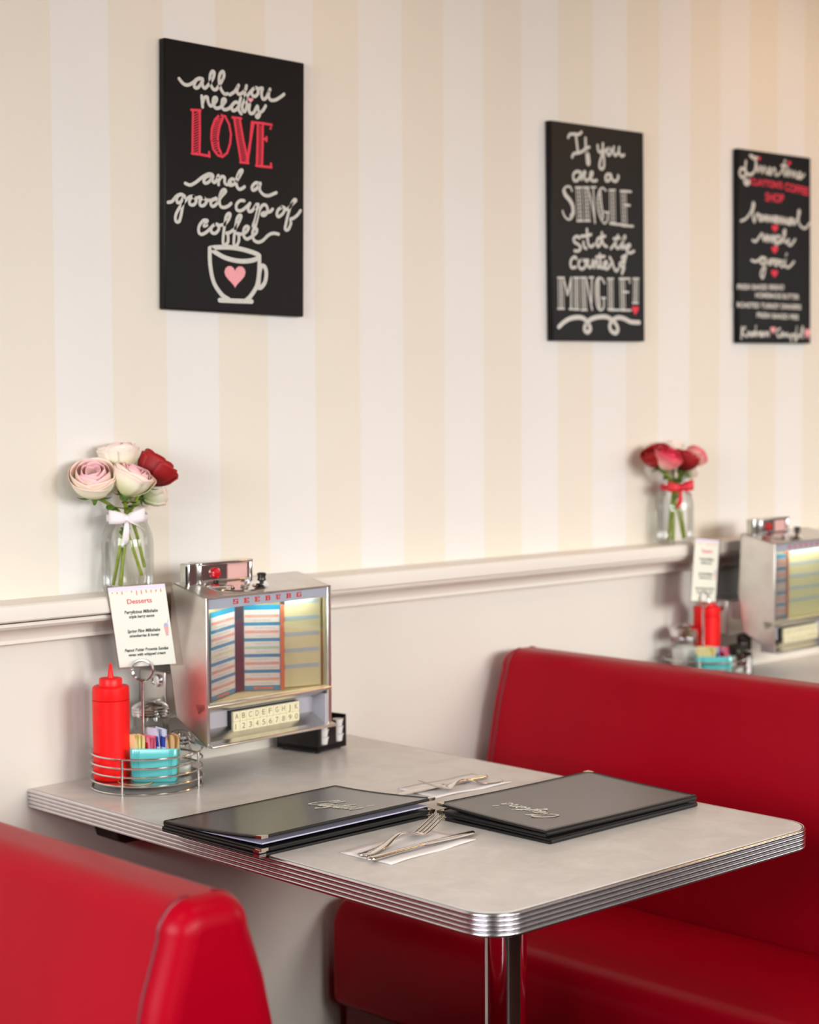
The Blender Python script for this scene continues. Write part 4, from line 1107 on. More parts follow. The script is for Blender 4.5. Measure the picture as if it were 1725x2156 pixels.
def packet_holder(loc, rz, label):
    e = empty('packet_holder', loc, rz, label, 'holder', 'turquoise packet holders')
    W, D, H, t = 0.086, 0.047, 0.060, 0.0045
    def ring(w, d, z, dip, r=0.007):
        pts = []
        out = []
        def edge(p, q, n):
            for k in range(n): out.append((p[0]+(q[0]-p[0])*k/n, p[1]+(q[1]-p[1])*k/n))
        c = rrect(-w/2, w/2, -d/2, d/2, r, 4)
        for i in range(4):
            arc = c[i*5:(i+1)*5]; nx = c[((i+1) % 4)*5]
            out += arc[:-1]; edge(arc[-1], nx, 8)
        return [(x, y, z-(dip*max(0, cos(pi*y/(d*0.72)))**1.0 if abs(x) > w/2-0.004 and abs(y) < d*0.36 else 0)) for x, y in out]
    rings = [ring(W*0.88, D*0.82, 0.0, 0), ring(W*0.93, D*0.90, 0.004, 0), ring(W*0.98, D*0.97, 0.035, 0), ring(W, D, H-0.002, 0.016), ring(W-0.002, D-0.002, H, 0.016), ring(W-2*t, D-2*t, H-0.001, 0.016), ring(W*0.86, D*0.74, 0.006, 0)]
    n = len(rings[0]); vs = [p for r in rings for p in r]
    fs = [(i*n+k, i*n+(k+1) % n, (i+1)*n+(k+1) % n, (i+1)*n+k) for i in range(len(rings)-1) for k in range(n)]
    fs += [tuple(range(n)), tuple(range((len(rings)-1)*n, len(rings)*n))]
    MB().add(vs, fs).build('holder_body', M['turquoise'], e, angle=50)
    for s in (-1, 1):
        for y in (-1, 1):
            for q in (0.0335, 0.0295, 0.0255)[:(3 if s < 0 else 2)]:
                x = s*q
                MB().tube([(x*0.95, y*(D*0.45+0.0006), 0.006), (x*0.985, y*(D*0.485+0.0004), 0.035), (x, y*(D*0.5), H-0.004)], 0.0011, 6).build('rib', M['turquoise'], e)
    return e
def packets(origin, rz, spec, place):
    """sweetener packets standing in a holder: each one a folded paper envelope of its own"""
    T = Matrix.Translation(origin) @ Matrix.Rotation(rz, 4, 'Z')
    for (mk, x, ncount, top, spread, lab, grp) in spec:
        rnd = random.Random(int(x*1000)+len(lab))
        for k in range(ncount):
            xx = x + spread*(k-(ncount-1)/2) + rnd.uniform(-0.001, 0.001)
            w, hgt, th = 0.034, top, 0.0026
            o = MB()
            def f(u, v, s):
                b = (1-(2*u-1)**4)*(1-(2*v-1)**4)
                return Vector((s*th/2*b + 0.0012*sin(5*v+k), (u-0.5)*w, v*hgt))
            for s in (-1, 1): o.grid(lambda u, v: f(u, v, s), 7, 9)
            if mk == 'packet_blue':
                o.cur = 1
                for s in (-1, 1): o.grid(lambda u, v: f(0.05+0.4*u, 0.62+0.22*v, s)+Vector((s*0.0004, 0, 0)), 4, 4)
                o.grid(lambda u, v: Vector((-0.0012+0.0024*u, -w/2-0.0004, hgt*(0.78+0.12*v))), 3, 3)
            if mk == 'packet_pink':
                o.cur = 1
                for s in (-1, 1): o.grid(lambda u, v: f(0.2+0.5*u, 0.70+0.16*v, s)+Vector((s*0.0004, 0, 0)), 4, 4)
            ob = o.build('sweetener_packet' if mk != 'packet_brown' else 'sugar_packet', [M[mk], M['packet_navy'] if mk == 'packet_blue' else M['lamp_red']])
            ob.matrix_world = T @ Matrix.Translation((xx, rnd.uniform(-0.002, 0.002), 0.0075)) @ Matrix.Rotation(rnd.uniform(-0.05, 0.05)+(k-ncount/2)*0.03, 4, 'Y') @ Matrix.Rotation(rnd.uniform(-0.18, 0.18) + radians(38), 4, 'Z') @ Matrix.Rotation(rnd.uniform(-0.10, 0.10), 4, 'X')
            tag(ob, lab + place, 'packet', grp + place)
def dessert_card(loc, rz, ry, label, lean=0):
    e = empty('dessert_card', loc, rz, label, 'card', None, radians(ry)); e.rotation_euler.x = radians(lean)
    w, h = 0.1035, 0.151
    MB().box(-w/2, w/2, -0.0003, 0.0003, 0, h).build('card_sheet', M['card'], e)
    MB().box(-w/2-0.003, w/2+0.013, 0.0004, 0.0007, -0.004, h+0.002).build('laminate_sleeve', M['plastic_clear'], e)
    b = MB().box(-w/2, w/2, -0.0005, -0.0003, h-0.008, h)
    f = lambda d: (lambda u, v: Vector((u, -0.0006-d, v)))
    rnd = random.Random(3)
    b.build('printed_border', M['card_band'], e)
    cf = MB()
    for k in range(11): cf.box(-w/2+0.006+k*0.0088, -w/2+0.0075+k*0.0088, -0.0007, -0.0005, h-0.010-0.007*rnd.random(), h-0.0085-0.001*rnd.random())
    cf.build('confetti_print', M['orange'], e)
    def centred(mb, s, size, z, width, shear, st=0.0):
        text_mesh(mb, s, size, lambda u, v: f(0)(u-width/2+0.002, z+v), width=width, shear=shear, stroke=st)
    t = MB(); centred(t, 'Desserts', 0.0125, 0.1185, 0.045, 0.0, 0.0002); t.build('heading', M['ink_red'], e, fix=False)
    t = MB()
    for s, z, wd, sz in (('Berrylicious Milkshake', 0.1000, 0.061, 0.0085), ('triple berry sauce', 0.0915, 0.046, 0.0075), ('Spring Fling Milkshake', 0.0640, 0.060, 0.0085),
                     ('strawberries & honey', 0.0555, 0.055, 0.0075), ('Peanut Butter Brownie Sundae', 0.0285, 0.080, 0.0085), ('vegan with whipped cream', 0.0200, 0.068, 0.0075)):
        centred(t, s, sz, z, wd, 0.3, 0.00025)
    t.build('body_text', M['ink'], e, fix=False)
    m = MB(); P = lambda u, v: f(0)(0.0435+u, 0.054+v)
    m.add([P(-0.0025, 0.002), P(0.0025, 0.002), P(0.0042, 0.017), P(-0.0042, 0.017)], [(0, 1, 2, 3)])
    m.cur = 1; m.add([P(-0.0042, 0.0172), P(0.0042, 0.0172), P(0.0035, 0.022), P(0.0, 0.0245), P(-0.0035, 0.022)], [(0, 1, 2, 3, 4)])
    m.add([P(0.002, 0.022), P(0.003, 0.022), P(0.0055, 0.029), P(0.0045, 0.029)], [(0, 1, 2, 3)]); m.add([P(-0.0035, 0.0), P(0.0035, 0.0), P(0.0012, 0.002), P(-0.0012, 0.002)], [(0, 1, 2, 3)])
    m.build('milkshake_picture', [M['packet_pink'] if False else M['pink_label'], M['ink_lilac']], e, fix=False)
    return e

VIEW = radians(-43.5)
C1 = Vector((0.168, -0.124, 0.75)); FL = 0.0165
c1 = caddy(C1, 0, 'round wire condiment caddy on the near table, beside the steel jukebox')
clip_ring(c1, VIEW-radians(5))
ketchup((0.1075, -0.1025, 0.75+FL), 'red squeeze bottle in the wire caddy on the near table')
sugar_jar((0.2115, -0.0775, 0.75+FL), 'glass sugar jar with ridged metal lid, in the near caddy behind the turquoise holder')
shaker((0.2235, -0.1500, 0.75+FL), 'small glass salt shaker at the right side of the near wire caddy')
HP = (0.1575, -0.1650, 0.75+FL)
packet_holder(HP, VIEW, 'turquoise ceramic packet holder in the near wire caddy')
G = 'packets in the '
packets(HP, VIEW, [
    ('packet_yellow', -0.031, 4, 0.0740, 0.0042, 'yellow sweetener packet, in the left bunch of the ', 'yellow packets in the '),
    ('packet_pink', -0.013, 3, 0.0730, 0.0040, 'pink sweetener packet standing between yellow and blue ones in the ', 'pink packets in the '),
    ('packet_blue', 0.005, 2, 0.0860, 0.0055, 'tall pale blue sweetener packet with navy print in the ', 'pale blue packets in the '),
    ('packet_brown', 0.0265, 4, 0.0740, 0.0048, 'brown raw sugar packet in the right bunch of the ', 'brown packets in the ')], 'near turquoise holder')
dessert_card((0.1720, -0.1255, 0.9660), VIEW-radians(5), -4.5, 'laminated Desserts card clipped above the near wire caddy', 12)
rb = MB().tube([(0.028*cos(2*pi*k/28), 0.034*sin(2*pi*k/28), 0.0) for k in range(28)], 0.0009, 6, True).build('rubber_band', M['tan_band'])
rb.location = (0.121, -0.155, 0.75+FL+0.0009); tag(rb, 'thin tan rubber band lying on the floor of the near wire caddy', 'rubber band')

C2 = Vector((1.826, -0.112, 0.75))
c2 = caddy(C2, 0, 'wire condiment caddy on the far table, half hidden by the red booth back')
clip_ring(c2, radians(3))
ketchup((1.876, -0.0800, 0.75+FL), 'red squeeze bottle on the far table, above the red booth back')
sugar_jar((1.8040, -0.0660, 0.75+FL), 'glass sugar jar on the far table, left of the distant red bottle')
shaker((1.8915, -0.1545, 0.75+FL), 'dark lidded salt shaker in the far caddy, right of the distant turquoise holder', 'sugar', 'dark_metal')
H2 = (1.797, -0.160, 0.75+FL)
packet_holder(H2, VIEW, 'turquoise packet holder on the far table, just above the red booth back')
packets(H2, VIEW, [
    ('packet_yellow', -0.020, 4, 0.0740, 0.0050, 'yellow sweetener packet in the ', 'yellow packets in the '),
    ('packet_blue', 0.004, 2, 0.0740, 0.0055, 'pale blue sweetener packet in the ', 'pale blue packets in the '),
    ('packet_pink', 0.024, 3, 0.0730, 0.0048, 'pink sweetener packet at the right end of the ', 'pink packets in the ')], 'far turquoise holder')
dessert_card((1.8200, -0.1110, 0.952), radians(3), 6, 'dessert card turned sideways above the far wire caddy')
pp = shaker((1.9485, -0.1390, 0.75), 'tall dark pepper shaker with a white strip, beside the far caddy', 'pepper', 'dark_metal', 0.046)
pp.scale = (0.98, 0.98, 1.45); pp.rotation_euler.z = VIEW+radians(25)
MB().box(-0.005, 0.005, -0.0232, -0.0224, 0.012, 0.042).build('label', M['white_plastic'], pp)  # narrow upright white strip on the shaker body

# ------------------------------------------------------------------ creamer dispensers
def creamer_tray(loc, rz, label, group='creamer trays'):
    e = empty('creamer_tray', loc, rz, label, 'dispenser', group)
    W, D, H, t = 0.090, 0.105, 0.064, 0.0025
    b = MB()
    b.box(0, W, 0, D, 0.006, 0.0145); b.box(0, t, 0, D, 0.0035, H+0.004); b.box(W-t, W, 0, D, 0.0035, H+0.004); b.box(0, W, D-t, D, 0.0035, H+0.012)
    b.box(W/2-0.0125, W/2+0.0125, 0, t, 0.004, H-0.004); b.box(W/2-t/2, W/2+t/2, 0, D, 0.0145, H-0.004)
    b.box(0, 0.0105, 0, t, 0.004, H-0.002); b.box(W-0.0105, W, 0, t, 0.004, H-0.002); b.box(0, W, 0, t, 0.0035, 0.0165)
    b.build('tray_body', M['black_plastic'], e, bevel=0.0008, seg=2)
    for x in (0.012, W-0.012):
        for y in (0.012, D-0.012): MB().lathe([(0.005, 0.0), (0.006, 0.0065)], (x, y, 0), 12).build('foot', M['black_plastic'], e)
    return e
def creamer_cup(tray_loc, rz, col, row, label, group):
    T = Matrix.Translation(tray_loc) @ Matrix.Rotation(rz, 4, 'Z')
    x = 0.0215 if col == 0 else 0.0685
    e = empty('creamer_cup', T @ Vector((x, 0.0045, 0.0170+row*0.0148)), rz, label, 'creamer', group)
    MB().lathe([(0.0075, 0.0), (0.0082, 0.001), (0.0100, 0.0125), (0.0112, 0.0130), (0.0112, 0.0136)], n=24).build('cup', M['white_plastic'], e, angle=40)
    MB().lathe([(0.0110, 0.0136), (0.0112, 0.0143)], n=24).build('foil_lid', M['white_plastic'], e)
    return e
TR = (0.5700, -0.1300, 0.75); TZ = radians(11)
creamer_tray(TR, TZ, 'black creamer tray on the near table, under the right end of the jukebox')
for col, cn in ((0, 'left'), (1, 'right')):
    for row, rn in enumerate(('lowest', 'middle', 'topmost')):
        creamer_cup(TR, TZ, col, row, f'white creamer cup, {rn} in the {cn} column of the near black tray', 'creamer cups in the near black tray')
# ------------------------------------------------------------------ menus, napkins, cutlery
CLAYTON = [
 [(0.9,1.75),(1.15,2.0),(1.45,2.15),(1.3,2.45),(0.75,2.35),(0.25,1.6),(0.1,0.7),(0.45,0.05),(1.05,0.25),(1.5,0.8)],
 [(1.5,0.6),(2.05,1.7),(2.2,2.4),(1.98,2.4),(1.82,1.1),(1.9,0.15),(2.2,0.25),(2.4,0.6)],
 [(2.95,0.85),(2.6,1.0),(2.32,0.5),(2.45,0.02),(2.8,0.3),(3.0,1.0),(2.95,0.3),(3.15,0.02),(3.45,0.5),(3.55,1.0),(3.45,0.3),(3.7,0.02),(4.0,0.45),(4.12,1.0),(4.0,-0.2),(3.62,-0.95),(3.35,-0.75),(3.75,-0.1),(4.4,0.6)],
 [(4.4,0.5),(4.85,2.0),(4.62,0.5),(4.8,0.02),(5.1,0.35)], [(4.4,1.25),(5.2,1.35)],
 [(5.5,1.0),(5.22,0.6),(5.3,0.08),(5.7,0.12),(5.85,0.7),(5.5,1.0)], [(5.8,0.85),(6.1,0.95),(6.08,0.02)],
 [(6.1,0.5),(6.4,1.0),(6.68,0.88),(6.6,0.2),(6.8,0.02),(7.1,0.4)], [(7.42,2.3),(7.3,1.75)],
 [(7.25,0.3),(7.75,1.05),(7.88,0.5),(7.7,0.02),(7.35,0.12)]]
def menu(loc, rz, label, lift=0.0, crown=0.0, tips='gold', title=None, warp=0.0):
    """a folded menu: local x along the long side, spine at y = +D/2, opening edge at y = -D/2"""
    e = empty('menu', loc, rz, label, 'menu', 'black covered menus on the table')
    L, D = 0.372, 0.238
    def zt(x, y):                       # height of the upper cover
        v = (0.5 - y/D)                   # 0 at the spine, 1 at the opening
        return 0.0062 + lift*max(0.0, v)**1.5 + crown*sin(pi*v)*(1-0.25*abs(2*x/L)) + warp*(2*x/L)**2
    def sheet(name, zf, th, m, inset=0.0, grow=0):
        nu, nv = 25, 17; mb = MB()
        P = lambda u, v, d: Vector(((u-0.5)*(L-2*inset), (v-0.5)*(D-2*inset), 0))
        top = lambda u, v: (lambda p: p+Vector((0, 0, zf(p.x, p.y)+th)))(P(u, v, 0))
        bot = lambda u, v: (lambda p: p+Vector((0, 0, zf(p.x, p.y))))(P(u, v, 0))
        mb.grid(top, nu, nv); mb.grid(bot, nu, nv)
        n0 = nu*nv
        rim = [i*nv for i in range(nu)] + [(nu-1)*nv+j for j in range(1, nv)] + [i*nv+nv-1 for i in range(nu-2, -1, -1)] + [j for j in range(nv-2, 0, -1)]
        for a, b in zip(rim, rim[1:]+rim[:1]): mb.f.append((a, b, n0+b, n0+a)); mb.m.append(0)
        return mb.build(name, m, e, angle=50)
    flat = lambda x, y: 0.0006
    sheet('lower_cover', flat, 0.0024, M['menu_border'])
    sheet('pages', lambda x, y: 0.0032+0.35*(zt(x, y)-0.0062), 0.0022, M['menu_page'], 0.007 if lift > 0.006 else 0.016)
    up = sheet('upper_cover', zt, 0.0022, M['menu_cover'])
    # stitched binding around both covers
    b = MB(); rp = []
    for t in range(0, 24): rp.append((-L/2+L*t/24, -D/2))
    for t in range(0, 16): rp.append((L/2, -D/2+D*t/16))
    for t in range(0, 24): rp.append((L/2-L*t/24, D/2))
    for t in range(0, 16): rp.append((-L/2, D/2-D*t/16))
    b.tube([(x, y, zt(x, y)+0.0009) for x, y in rp], 0.0024, 8, True)
    b.tube([(x*0.965, y*0.945, zt(x*0.965, y*0.945)+0.0019) for x, y in rp], 0.0006, 6, True)
    b.build('binding', M['menu_border'], up)
    l = MB().tube([(x, y, 0.0024) for x, y in rp], 0.0024, 8, True).build('lower_binding', M['menu_border'], e)
    sp = MB(); nn = 24
    sp.tube([(-L/2+L*k/nn, D/2+0.001, 0.0042+0.5*(zt(-L/2+L*k/nn, D/2)-0.0062)) for k in range(nn+1)], 0.0036, 8); sp.build('spine', M['menu_border'], e)
    for sx in (-1, 1):
        for z_, nm in ((lambda x, y: zt(x, y)+0.0011, up), (lambda x, y: 0.0019, e)):
            cx, cy = sx*L/2, -D/2; s = 0.0115
            pts = [(cx+sx*0.0024, cy-0.0024), (cx-sx*s, cy-0.0024), (cx-sx*s, cy+0.0008), (cx-sx*0.0006, cy+s), (cx+sx*0.0024, cy+s)]
            mb = MB(); vs = [Vector((x, y, z_(x, y)+d)) for d in (-0.0024, 0.0024) for x, y in pts]
            mb.add(vs, [(0,1,2,3,4), (5,6,7,8,9)] + [(i, (i+1) % 5, 5+(i+1) % 5, 5+i) for i in range(5)])
            mb.build('corner_guard', M[tips], nm)
    if title:
        (bx, by), su, sv, flip = title
        mb = MB()
        def f(u, v):
            u2 = u + 0.30*v
            x, y = (bx + v*sv, by - u2*su) if not flip else (bx - v*sv, by + u2*su)
            return Vector((x, y, zt(x, y)+0.0026))
        for st in CLAYTON:
            P = smooth_path([(p[0], p[1], 0) for p in st], 5)
            for i, p in enumerate(P): pass
            ribbon_strokes(mb, [(p.x, p.y) for p in P], 0.17, f, False)
        mb.build('lettering', M['menu_print'], up, fix=False)
    return e
ml = (0.1650, -0.5590)
menu((ml[0]-0.001, ml[1]+0.002, 0.7500), radians(1.2), 'closed black menu underneath the one with the lifted cover, at left', 0.0015, 0.0, 'silver_corner')
menu((ml[0], ml[1], 0.7595), radians(1.6), 'black menu at left with its cover lifted, reading from the left seat', 0.014, -0.001, 'silver_corner', ((0.046, 0.040), 0.0142, 0.0200, False))
mr = (0.5370, -0.8110)
menu((mr[0]+0.001, mr[1]-0.001, 0.7500), radians(180.6), 'black menu at right underneath another one, its edge just showing', 0.002, 0.001, 'gold', None, 0.0)
menu((mr[0]-0.001, mr[1]+0.001, 0.7610), radians(179.6), 'black menu on top of the right pair, lettered towards the right seat', 0.006, -0.0005, 'gold', ((0.090, 0.066), 0.0145, 0.0160, False), 0.001)

def napkin(loc, rz, w, d, label):
    o = MB()
    fn = lambda dz: (lambda u, v: Vector(((u-0.5)*w, (v-0.5)*d, dz+0.0012*abs(sin(5*u+3*v))*(abs(2*v-1)**3)+0.0004*sin(9*u))))
    o.grid(fn(0.0012), 16, 10); 
    ob = o.build('paper_napkin', M['napkin'], None, solid=0.0012)
    ob.location = loc; ob.rotation_euler = (0, 0, rz)
    return tag(ob, label, 'napkin', 'paper napkins')
napkin((0.1852, -0.7935, 0.750), radians(4.6), 0.197, 0.105, 'white paper napkin at the near side of the table, under fork and knife')
napkin((0.5512, -0.5270, 0.750), radians(-1.5), 0.185, 0.101, 'white paper napkin in the middle of the table, between the jukebox and menus')

def loft(mb, secs, n=12):
    """secs: (centre, half width, half thickness, side vector, up vector)"""
    vs = []
    for c, w, t, sd, up in secs:
        for k in range(n):
            g = 2*pi*k/n; vs.append(c + sd*(w*cos(g)) + up*(t*sin(g)))
    N = len(secs)
    return mb.add(vs, [(i*n+k, i*n+(k+1) % n, (i+1)*n+(k+1) % n, (i+1)*n+k) for i in range(N-1) for k in range(n)] + [tuple(range(n)), tuple(range((N-1)*n, N*n))])
def fork(loc, rz, label, L=0.205, rise=0.022, roll=0.0):
    S, U = Vector((0, 1, 0)), Vector((0, 0, 1)); mb = MB()
    def z(s):                            # s from handle end (0) to tine tips (1)
        hump = 0.0135*math.exp(-((s-0.50)/0.17)**2)
        return 0.0018 + hump + (rise*((s-0.70)/0.30)**1.15 if s > 0.70 else 0) + 0.0015*max(0, 0.1-s)*10
    W = [(0.0, 0.001), (0.012, 0.0062), (0.04, 0.0088), (0.10, 0.0095), (0.22, 0.0072), (0.38, 0.0042), (0.52, 0.0034), (0.58, 0.0042), (0.63, 0.0090), (0.68, 0.0118), (0.73, 0.0122)]
    secs = []
    for i in range(40):
        s = 0.735*i/39
        for (a, wa), (b, wb) in zip(W, W[1:]):
            if a <= s <= b: w = wa + (wb-wa)*(s-a)/(b-a); break
        else: w = W[-1][1]
        secs.append((Vector((s*L, 0, z(s))), w*1.2, 0.0013 if s > 0.55 else 0.0018, S, U))
    loft(mb, secs, 14)
    for k in range(4):
        y0 = (k-1.5)*0.0075; sc = []
        for i in range(14):
            s = 0.70 + 0.30*i/13; q = i/13
            sc.append((Vector((s*L, y0*(1-0.06*q), z(s))), 0.0026*(1-0.55*q**2), 0.0011*(1-0.4*q), S, U))
        loft(mb, sc, 8)
    o = mb.build('fork', M['cutlery'], None, angle=60)
    o.location = loc; o.rotation_euler = (roll, 0, rz)
    return tag(o, label, 'fork', 'forks on the table')
def knife(loc, rz, label, L=0.245, roll=0.0):
    S, U = Vector((0, 1, 0)), Vector((0, 0, 1)); mb = MB(); secs = []
    for i in range(30):
        s = 0.50*i/29
        w = 0.0085*math.sqrt(min(1, s/0.03)) * (1-0.42*(s/0.5)) + 0.0004; t = (0.0036*math.sqrt(min(1, s/0.02+0.05)))*(1-0.35*s/0.5)
        secs.append((Vector((s*L, 0, 0.0036)), w, t, S, U))
    loft(mb, secs, 16)
    h = mb.build('handle', M['cutlery'], None, angle=60)
    b = MB(); secs = []
    for i in range(30):
        q = i/29; s = 0.485+0.515*q
        up = 0.0072+0.0018*sin(pi*q); lo = -0.0072-0.004*sin(pi*q*0.9)
        if q > 0.8: k = math.sqrt(max(0, 1-((q-0.8)/0.2)**2)); lo = lo*k + (up*0.75)*(1-k); up = up*(0.75+0.25*k)
        if q < 0.03: up *= 0.7; lo *= 0.7
        secs.append((Vector((s*L, (up+lo)/2, 0.0036-0.0012*q)), (up-lo)/2+0.0002, 0.0011*(1-0.5*q), S, U))
    loft(b, secs, 12)
    e = empty('table_knife', loc, rz, label, 'knife', 'knives on the table')
    h.parent = e; b.build('blade', M['cutlery'], e, angle=60)
    return e
fork((0.0830, -0.7935, 0.7522), radians(12.0), 'fork on the near napkin, its tines pointing up towards the right menu', 0.215, 0.022)
knife((0.0715, -0.8230, 0.7528), radians(3.8), 'knife lying next to the fork on the near napkin', 0.247)
fork((0.6330, -0.5640, 0.7522), radians(172.5), 'fork on the middle napkin, tines pointing towards the left menu', 0.180, 0.022)
knife((0.6350, -0.5260, 0.7528), radians(179.0), 'knife on the middle napkin, farther from the viewer than its fork', 0.222)

# ------------------------------------------------------------------ jars of roses on the chair rail
def flower_jar(loc, ribbon, label, face, r=0.0475):
    e = empty('flower_jar', loc, 0, label, 'jar', 'jars of roses on the chair rail')
    k = r/0.0475
    prof = [(0.0, 0.003), (0.030, 0.002), (0.038, 0.0), (0.0435, 0.003), (0.0470, 0.012), (0.0475, 0.03), (0.0475, 0.090), (0.0455, 0.106), (0.0395, 0.122), (0.0360, 0.130), (0.0358, 0.140), (0.0375, 0.144), (0.0368, 0.147)]
    MB().lathe([(a*k, b) for a, b in prof], n=48, cap=False).build('glass_body', M['jar_glass'], e, angle=70)
    # ribbon tied round the neck, bow to the front
    b = MB(); rr = 0.0372*k
    b.grid(lambda u, v: Vector((rr*cos(2*pi*u), rr*sin(2*pi*u), 0.131+0.013*v)), 40, 3)
    F = Matrix.Rotation(face, 4, 'Z')
    def loop(s, tilt):
        def f(u, v):
            a = 2*pi*u; x = s*(0.017*(1-cos(a))*0.95); y = -rr-0.004-0.008*sin(a)*1.1-0.004*sin(pi*u)
            w = 0.006+0.005*sin(pi*min(u, 1-u))*1.3
            return F @ Vector((x, y, 0.138+tilt*abs(x)+(v-0.5)*2*w))
        b.grid(f, 24, 4)
    loop(-1, 0.10); loop(1, 0.22)
    def tail(dx, dz, y2):
        b.grid(lambda u, v: F @ Vector((dx*u+(v-0.5)*0.013*(0.6+0.5*u), -rr-0.006+y2*sin(pi*u), 0.137-dz*u-(0.008*(v-0.5)*(1 if dx > 0 else -1))*u)), 12, 4)
    tail(-0.004, 0.048, -0.006); tail(0.024, 0.016, -0.010)
    b.ball(F @ Vector((0, -rr-0.006, 0.138)), 0.006, sc=(1.1, 0.7, 1.0))
    b.build('ribbon_bow', M[ribbon], e, solid=0.0006)
    return e
def rose(pos, R, axis, material, jar, label, foot, group, nl=(5, 5, 5, 4, 3), open_=1.0, leaf=True):
    e = empty('rose', pos, 0, label, 'flower', group)
    ax = Vector(axis).normalized(); Q = Vector((0, 0, 1)).rotation_difference(ax).to_matrix()
    mb = MB(); hts = []
    rnd = random.Random(label)
    layers = [(1.0, 0.62, 0.20), (0.92, 0.74, 0.10), (0.76, 0.82, 0.03), (0.56, 0.84, -0.04), (0.34, 0.82, -0.08)]
    for li, ((rf, top, curl), n) in enumerate(zip(layers, nl)):
        for k in range(n):
            a0 = 2*pi*(k+0.5*(li % 2)+rnd.uniform(-0.12, 0.12))/n; half = pi/n*1.45
            jr, jt = rnd.uniform(0.95, 1.06), rnd.uniform(-0.06, 0.06)
            def f(u, v):
                s = 2*u-1; edge = abs(s)
                vv = v*(1-0.16*edge**2.4)
                rad = R*rf*jr*open_*(math.sin(min(1.0, vv*1.35)*pi/2)**0.75*(1.0) - 0.14*max(0, vv-0.72)/0.28*(1 if li > 1 else 0.25) + curl*max(0, vv-0.70)/0.30*(0.6+0.4*edge)) + R*0.05
                rad *= 1+0.035*s*(1 if k % 2 else -1)
                z = R*(-0.82 + (top+jt+0.82)*vv - 0.10*curl*max(0, vv-0.8)/0.2*3)
                a = a0 + s*half
                return Q @ Vector((rad*cos(a), rad*sin(a), z))
            mb.grid(f, 9, 11)
            for i in range(9):
                for j in range(11):
                    v = j/10; hts.append(min(1.0, 0.62*v + 0.40*v*v*(1-rf*0.8) + (0.12 if li > 1 else 0)*v))
    mb.build('bloom', M[material], e, solid=0.0006, attr=('petal_height', hts), angle=80, fix=False)
    # calyx
    c = MB(); c.ball(Q @ Vector((0, 0, -R*0.85)), R*0.24, 14, 8)
    for k in range(5):
        a = 2*pi*k/5+0.3
        c.grid(lambda u, v: Q @ Vector(((R*0.2+R*0.65*v)*cos(a)-(u-0.5)*R*0.30*(1-v)*sin(a), (R*0.2+R*0.65*v)*sin(a)+(u-0.5)*R*0.30*(1-v)*cos(a), -R*0.80-R*0.10*sin(pi*v)+R*0.12*v*v)), 4, 7)
    c.build('calyx', M['leaf'], e, solid=0.0006)
    # stem through the neck of the jar to its foot
    p0 = Vector(pos); st = p0 + ax*(-R*0.85); jar = Vector(jar)
    neck = jar + Vector((0.016*(st.x-jar.x)/0.08, 0.016*(st.y-jar.y)/0.06, 0.143))
    ft = jar + Vector(foot)
    pts = smooth_path([st-p0, (st*0.35+neck*0.65)-p0+Vector((0, 0, 0.004)), neck-p0, (neck*0.5+ft*0.5)-p0+Vector((0, 0, 0.004)), ft-p0], 6)
    s_ = MB().tube(pts, 0.0031, 8)
    s_.build('stem', M['green'], e)
    if leaf:
        for q, sgn in ((0.10, 1), (0.20, -1), (0.30, 1), (0.36, -1), (0.62, -1)):
            b0 = pts[int(q*len(pts))]; d = Vector((rnd.uniform(-1, 1), -0.5, rnd.uniform(-0.3, 0.5))).normalized()*0.022*(1.0 if q < 0.5 else 0.7); sd = d.cross(Vector((0, 0, 1))).normalized()
            lf = MB().grid(lambda u, v: b0 + d*v + sd*((u-0.5)*0.014*sin(pi*min(1, v*0.95+0.04)))+Vector((0, 0, -0.006*v*v)), 5, 8)
            lf.build('leaf', M['leaf'], e, solid=0.0005)
    return e
JA = (0.1830, -0.0515, RAIL_Z)
flower_jar(JA, 'ribbon_white', 'glass jar with white ribbon holding pale roses, on the rail above the near caddy', radians(-35))
g1 = 'roses in the left jar'
rose((0.1080, -0.0580, 1.2960), 0.0385, (-0.35, -0.45, 0.75), 'rose_pink', JA, 'pale pink rose at the left of the left jar', (0.022, -0.012, 0.03), g1)
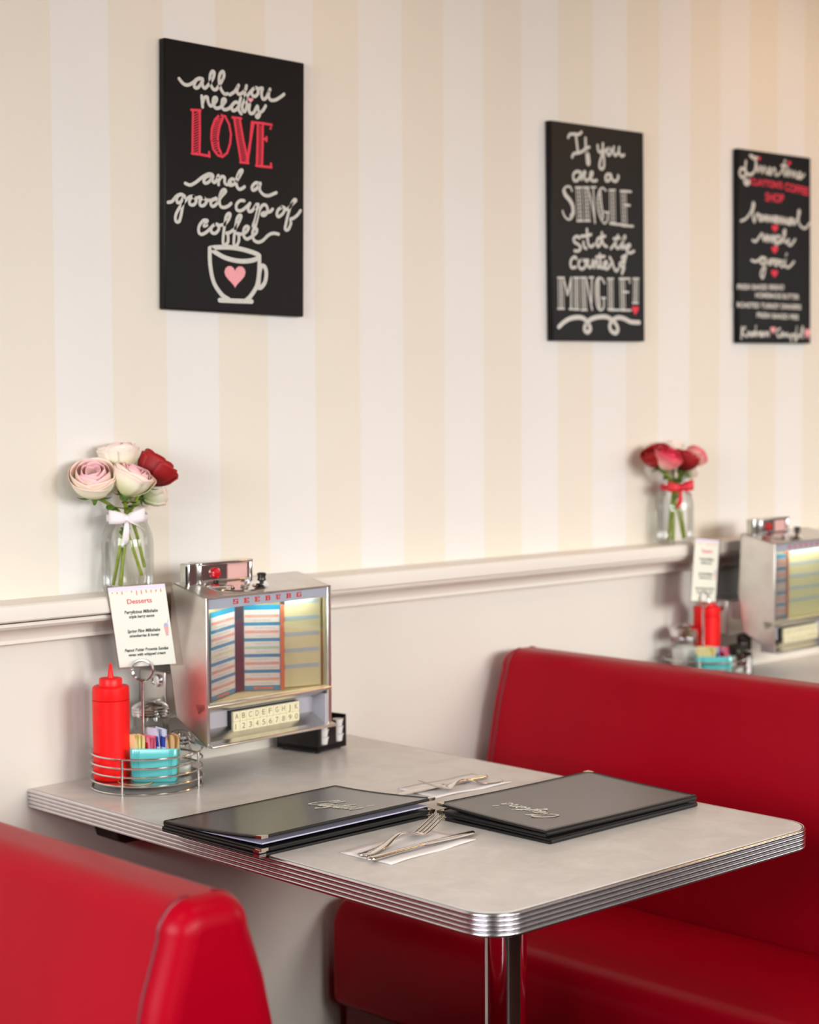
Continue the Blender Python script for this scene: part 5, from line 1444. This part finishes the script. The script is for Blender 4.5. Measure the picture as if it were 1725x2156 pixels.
rose((0.1700, -0.0460, 1.3370), 0.034, (-0.05, 0.05, 1), 'rose_white', JA, 'cream rose at the top of the left jar', (-0.010, 0.008, 0.012), g1, open_=1.0, leaf=False)
rose((0.1610, -0.0960, 1.2960), 0.0345, (0.25, -0.35, 0.9), 'rose_pink', JA, 'pink tipped cream rose in front of the left bouquet', (-0.026, 0.010, 0.014), g1)
rose((0.2240, -0.0780, 1.3130), 0.0340, (0.55, -0.15, 0.7), 'rose_red', JA, 'deep red rose at the right of the left jar', (0.030, -0.010, 0.045), g1, open_=1.05)
rose((0.2380, -0.0500, 1.2720), 0.0270, (0.75, -0.1, 0.30), 'rose_white', JA, 'small cream rose drooping under the red one in the left jar', (-0.028, -0.014, 0.016), g1)
JB = (1.7850, -0.0515, RAIL_Z)
flower_jar(JB, 'ribbon_red', 'glass jar with red ribbon holding red and pink roses, far along the rail', radians(-35), 0.0455)
g2 = 'roses in the right jar'
rose((1.7060, -0.0560, 1.3020), 0.0320, (-0.5, -0.1, 0.8), 'rose_red', JB, 'deep red rose at the left of the right jar', (0.020, -0.010, 0.01), g2)
rose((1.7100, -0.0850, 1.2970), 0.0310, (0.0, -0.5, 0.8), 'rose_hot', JB, 'hot pink rose with pale outer petals, in front of the right bouquet', (-0.012, 0.012, 0.006), g2)
rose((1.7820, -0.0800, 1.2920), 0.0310, (0.3, -0.2, 0.9), 'rose_red', JB, 'dark red rose right of the hot pink one in the right jar', (-0.026, -0.008, 0.01), g2)
rose((1.7760, -0.0440, 1.3180), 0.0290, (0, 0.1, 1), 'rose_white', JB, 'cream rose at the top of the right bouquet', (0.006, 0.010, 0.006), g2, leaf=False)
rose((1.8480, -0.0600, 1.2990), 0.0260, (0.7, -0.1, 0.6), 'rose_hot', JB, 'hot pink rose at the right of the right jar', (-0.034, -0.004, 0.012), g2)
rose((1.8300, -0.0560, 1.2710), 0.0220, (0.6, -0.3, 0.3), 'rose_white', JB, 'small cream rose low at the right of the right jar', (0.032, -0.006, 0.012), g2)
